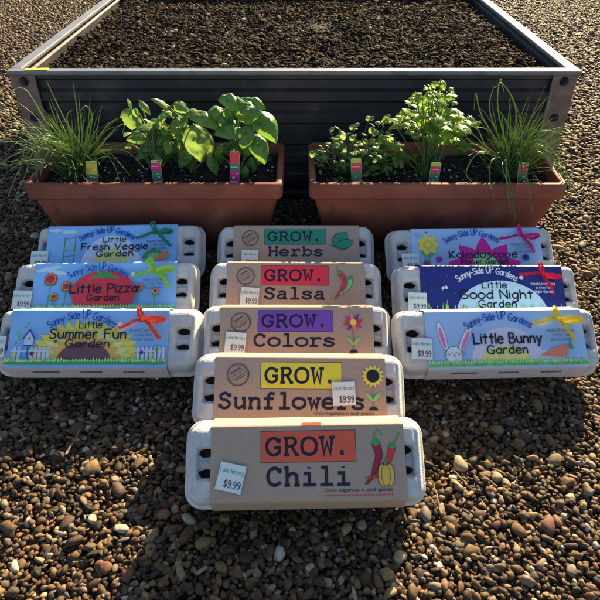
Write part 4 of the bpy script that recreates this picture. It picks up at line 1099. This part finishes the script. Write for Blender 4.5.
# 6, 7 chives
def chives(base, label, seed, n, bias, specials):
    root = herb(label, 'herb', base, 'chive_clump'); mb = MB(); r = random.Random(seed)
    for k in range(n):
        az = r.uniform(0, 2*math.pi); el = R(r.triangular(25, 88, 66)); L = r.triangular(.06, .185, .11)
        p = base+Vector((r.gauss(0,.012), r.gauss(0,.012), -.004)); d = Vector((math.cos(az)*math.cos(el)+bias[0]*r.random(), math.sin(az)*math.cos(el)+bias[1], math.sin(el))).normalized()
        if p.y+d.y*L > 1.235: d.y = min(d.y, (1.23-p.y)/L)
        pts = [p.copy()]; m = 11; dr = r.uniform(.02,.20)
        for i in range(m):
            p = p+d*(L/m); d = (d+Vector((r.gauss(0,.03), r.gauss(0,.03), -dr*(i/m)*1.7))).normalized()
            if p.z < SZ+.001 and abs(p.y-PY) < PD/2-.01: p.z = SZ+.001+r.uniform(0,.003); d.z = max(d.z, 0)
            pts.append(p.copy())
        mb.tube(pts, r.uniform(.0008,.0014), .0004)
    for sp in specials:
        q = [on_y(x, y, Y) for (x, y, Y) in sp]
        q = [Vector((q[0].x, q[0].y, max(SZ-.003, q[0].z)))]+q[1:]
        pts = []
        P4 = [q[0]]+q+[q[-1]]
        for i in range(1, len(P4)-2):
            for kk in range(5):
                t = kk/5; p0, p1, p2, p3 = P4[i-1:i+3]
                pts.append(.5*((2*p1)+(p2-p0)*t+(2*p0-5*p1+4*p2-p3)*t*t+(3*p1-p0-3*p2+p3)*t**3))
        pts.append(q[-1]); mb.tube(pts, .0014, .0005)
    finish(mb, 'foliage', 'chive', root); return root
bL = Vector((on_y(76, 160, 1.08).x, 1.08, SZ)); Y = 1.08
spL = [[(88,158,Y),(66,122,Y),(46,80,1.10)],[(80,158,Y),(78,120,Y),(73,82,1.10)],[(76,158,Y),(58,126,Y),(49,101,Y)],[(80,158,Y),(55,138,1.05),(28,92,1.06),(12,90,1.04)],[(75,158,Y),(50,132,1.03),(20,126,1.0),(-4,115,1.0)],
 [(74,158,Y),(45,140,1.02),(20,142,1.0),(-4,141,.99)],[(74,160,Y),(40,148,1.02),(12,156,1.0),(-4,169,.99)],[(78,160,Y),(48,134,1.02),(30,150,1.0),(18,172,.98),(8,196,.97)],[(72,160,Y),(50,136,1.02),(34,150,1.0),(24,178,.98),(12,204,.96)],
 [(85,158,Y),(105,128,1.06),(118,118,1.05)],[(88,160,Y),(112,132,1.04),(124,124,1.03),(122,134,1.02)],[(84,160,Y),(108,150,1.03),(128,152,1.01),(146,170,1.0)],[(84,160,Y),(104,150,1.02),(122,166,1.0),(130,176,1.0)],[(84,160,Y),(102,152,1.02),(114,165,1.0),(120,182,.99)],
 [(84,158,Y),(92,120,Y),(86,106,1.06),(78,114,1.05)],[(76,160,Y),(67,120,1.06),(72,110,1.05)],[(82,160,Y),(88,130,1.05),(94,112,1.06)],[(80,160,Y),(60,142,1.0),(45,158,.98),(40,178,.97)],[(80,160,Y),(56,142,1.0),(36,156,.98),(38,182,.97)],[(80,160,Y),(50,140,1.0),(28,140,.99),(22,165,.98)]]
chives(bL, 'sprawling chives clump at the left end of the left planter', 4, 200, (-.05,-.10), spL)
bR = Vector((on_y(513, 160, 1.08).x, 1.08, SZ))
spR = [[(510,158,Y),(498,110,Y),(500,80,1.07),(504,92,1.06)],[(508,158,Y),(490,112,Y),(494,86,1.07)],[(508,158,Y),(482,116,Y),(476,94,1.06),(474,110,1.05)],[(512,158,Y),(516,110,Y),(503,84,1.06),(495,88,1.05)],[(512,155,Y),(530,120,Y),(548,96,1.07)],
 [(514,155,Y),(535,130,Y),(545,118,1.06)],[(516,156,Y),(540,140,1.04),(560,162,1.02),(574,190,1.0)],[(516,156,Y),(538,144,1.04),(556,170,1.01),(570,196,.99)],[(516,156,Y),(542,146,1.04),(562,172,1.01),(580,198,1.0)],[(516,156,Y),(544,150,1.03),(560,166,1.0),(576,178,1.0)],
 [(510,158,Y),(502,165,1.01),(510,190,.98),(516,222,.965)],[(508,158,Y),(506,168,1.0),(508,195,.975),(512,216,.965)],[(512,158,Y),(524,168,1.0),(530,195,.975),(534,224,.965)],[(506,158,Y),(492,160,1.0),(490,180,.98),(494,200,.97)],[(502,158,Y),(486,146,1.02),(478,130,1.02),(466,124,1.0)],
 [(504,158,Y),(484,150,1.02),(466,138,1.0)],[(502,160,Y),(480,152,1.02),(466,172,1.0),(474,184,1.0)],[(512,158,Y),(530,140,1.05),(550,128,1.06)],[(512,158,Y),(536,132,1.05),(564,134,1.04)],[(510,158,Y),(506,164,1.01),(514,200,.975),(508,214,.968)],[(516,156,Y),(540,152,1.02),(566,182,1.0),(572,200,.99)]]
chives(bR, 'chives spilling over the right end of the right planter', 8, 190, (.05,-.06), spR)

# ------------------------------------------------------------------ plant tags
def plant_tag(px, py_bottom, label, style, lean=0, w=.0185, h=.046, Y=1.035):
    p = on_y(px, py_bottom, Y); t = thing('plant_tag', label, 'plant tag', (p.x, Y, .150), (R(-14), R(lean), 0), group='plastic plant tags standing in the planters')
    bm = bmesh.new()
    pts = [(-w*.12,-.02),(w*.12,-.02),(w*.38,0),(w*.5,.004),(w*.5,h-.003),(w*.42,h),(-w*.42,h),(-w*.5,h-.003),(-w*.5,.004),(-w*.38,0)]
    for z0 in (0,.0008):
        pass
    A = [bm.verts.new((x, 0, z)) for x, z in pts]; B = [bm.verts.new((x, .0008, z)) for x, z in pts]
    bm.faces.new(A); bm.faces.new(list(reversed(B)))
    for i in range(len(pts)): bm.faces.new((A[i], B[i], B[(i+1) % len(pts)], A[(i+1) % len(pts)]))
    bmesh.ops.recalc_face_normals(bm, faces=bm.faces)
    a = Art(); cols = {'yellow':('tag_header','tag_yellow','tag_photo'),'pinkgreen':('tag_header','tag_pink','tag_photo'),'pink':('tag_red','tag_photo','tag_pink'),'red':('tag_header','tag_red','tag_photo')}[style]
    cut = {'yellow':(.86,.40),'pinkgreen':(.88,.55),'pink':(.62,.38),'red':(.80,.48)}[style]
    a.rect(-w*.48, h*cut[0], w*.48, h*.985, cols[0]); a.rect(-w*.48, h*cut[1], w*.48, h*cut[0], cols[1]); a.rect(-w*.48, .0035, w*.48, h*cut[1], cols[2])
    r = random.Random(px)
    x = -w*.36
    while x < w*.34:
        dx = r.uniform(.0008,.0022); a.rect(x, h*(cut[0]+cut[1])/2, x+dx, h*(cut[0]+cut[1])/2+.0016, 'white_ink'); x += dx+.0007
    for k in range(6): a.ell(w*r.uniform(-.35,.35), h*r.uniform(.12,cut[1]-.06), .0016, .0013, r.choice(['leaf_green','lime','white_ink','tag_red']), n=8)
    mats = a.build(bm, .0003, 0, 0, ['tag_plastic'], dz=.00004, xf=Matrix(((1,0,0,0),(0,0,-1,0),(0,1,0,0),(0,0,0,1))))
    o = obj('tag_plate', bm, mats, t)
plant_tag(91, 176, 'yellow plant tag in front of the left chives', 'yellow', 4, w=.0215, h=.042)
plant_tag(157, 176, 'magenta and green plant tag below the small pale herb', 'pinkgreen', -2, h=.044)
plant_tag(234, 176, 'tall pink plant tag in front of the big basil', 'pink', 3, w=.0180, h=.060)
plant_tag(357, 178, 'red plant tag in front of the oregano', 'red', -4, w=.0195, h=.048)
plant_tag(434, 178, 'red plant tag in front of the parsley', 'red', 4, w=.0195, h=.040)
plant_tag(523, 178, 'pink red plant tag among the right chives', 'red', -3, w=.0185, h=.040)

# seedlings in the bed and things lying about
def seedling(x, y, s, label, seed, m='basil', n=9):
    base = Vector((x, y, .272)); root = herb(label, 'seedling', base, 'seedling'); mb = MB(); r = random.Random(seed)
    for k in range(n):
        az = k*2.4+r.uniform(-.3,.3); L = s*r.uniform(.7,1.15); e = r.uniform(.15,.8)
        a = base+Vector((math.cos(az)*.004, math.sin(az)*.004, .004+.0015*k)); b = a+Vector((math.cos(az)*math.cos(e), math.sin(az)*math.cos(e), math.sin(e)))*L
        mb.leaf(a, b, L*.48, arch=.15, cup=.35, nu=8, nv=6, puff=.8, seed=k+seed)
    finish(mb, 'foliage', m, root)
seedling(on_z(214,66,.28).x, 1.30, .018, 'tiny green seedling at the front rim of the raised bed', 1)
p = on_z(39, 68, BZ)
bm = bmesh.new(); bx(bm, (-.024,-.007,0), (.024,.007,.0016), .0005)
o = obj('garden_label', bm, 'tag_yellow'); o.location = (p.x, BY0+.006, BZ+.0002); o.rotation_euler = (0,0,R(4))
tag(o, 'yellow plastic strip lying on the left end of the bed rim', 'garden label')

def twig(px, py, ang, L, label, seed):
    p = on_z(px, py, .002); r = random.Random(seed); mb = MB()
    pts = [Vector((L*(i/6-.5), r.uniform(-.0012,.0012), .003+r.uniform(-.0006,.0015))) for i in range(7)]
    mb.tube(pts, .0017, .0008, n=6)
    mb.tube([pts[3], pts[3]+Vector((.006,.006,.002))], .0008, .0004, n=5)
    o = pyobj('twig', mb.v, mb.f, 'twig'); o.location = (p.x, p.y, .002); o.rotation_euler = (0,0,R(ang)); tag(o, label, 'twig', 'dry twigs on the gravel')
twig(437, 500, 92, .045, 'upright dry twig right of the chili carton lower corner', 1)
twig(459, 478, 118, .030, 'short dry twig in the gravel between chili and bunny cartons', 2)
twig(74, 443, 80, .045, 'thin dark twig in the shaded gravel left of the chili carton', 3)
twig(487, 481, 130, .028, 'short pale twig low in the sunlit gravel at right', 4)
def dead_leaf(px, py, ang, L, label, seed, m='dead_leaf'):
    p = on_z(px, py, .004); mb = MB()
    mb.leaf((-L/2,0,0), (L/2,0,.002), L*.42, up=Vector((0,0,1)), arch=.16, cup=.5, nu=10, nv=6, puff=.4, seed=seed)
    mb.tube([(-L/2,0,0),(-L*.72,.001,.001)], .0006, .0004, n=5)
    o = pyobj('dead_leaf', mb.v, mb.f, m); o.location = (p.x, p.y, .006); o.rotation_euler = (R(8),0,R(ang)); tag(o, label, 'dead leaf', 'dead leaves on the gravel')
dead_leaf(559, 249, -40, .034, 'curled brown dead leaf beside the kaleidoscope carton', 1)
dead_leaf(571, 143, -50, .030, 'pale dead leaf on gravel near the bed corner bracket', 2)
dead_leaf(596, 148, -10, .028, 'pale dead leaf at the right edge of the gravel', 3)
dead_leaf(588, 176, 15, .026, 'tan dead leaf right of the spilling chives', 4)

# ------------------------------------------------------------------ light, world, camera
SUN_EL, SUN_AZ = R(27), R(24.7)     # azimuth measured from +Y towards +X: behind the bed, to the right
d = Vector((math.cos(SUN_EL)*math.sin(SUN_AZ), math.cos(SUN_EL)*math.cos(SUN_AZ), math.sin(SUN_EL)))
sl = bpy.data.lights.new('sun', 'SUN'); sl.energy = 5.0; sl.angle = R(.5); sl.color = (1,.79,.47)
so = bpy.data.objects.new('sun', sl); C.objects.link(so); so.rotation_euler = d.to_track_quat('Z', 'Y').to_euler(); so.location = d*5
w = bpy.data.worlds.new('World'); S.world = w; w.use_nodes = True; nt = w.node_tree
bg = nt.nodes['Background']; sk = nt.nodes.new('ShaderNodeTexSky'); sk.sky_type = 'NISHITA'; sk.sun_disc = False
sk.sun_elevation = SUN_EL; sk.sun_rotation = SUN_AZ; sk.air_density = 1.0; sk.dust_density = 1.0; sk.ozone_density = 1.0
nt.links.new(sk.outputs[0], bg.inputs[0]); bg.inputs[1].default_value = .056
cam = bpy.data.cameras.new('camera'); co_ = bpy.data.objects.new('camera', cam); C.objects.link(co_)
cam.sensor_width = 36; cam.lens = 36*FP/600; cam.clip_start = .02; cam.clip_end = 2000
co_.location = (0,0,CH); co_.rotation_euler = (R(90)-TH, 0, 0); S.camera = co_
S.render.engine = 'CYCLES'; S.render.resolution_x = 1024; S.render.resolution_y = 1024
S.view_settings.view_transform = 'Standard'; S.view_settings.look = 'None'; S.view_settings.exposure = 1.80; S.view_settings.gamma = 1
S.view_settings.use_curve_mapping = False
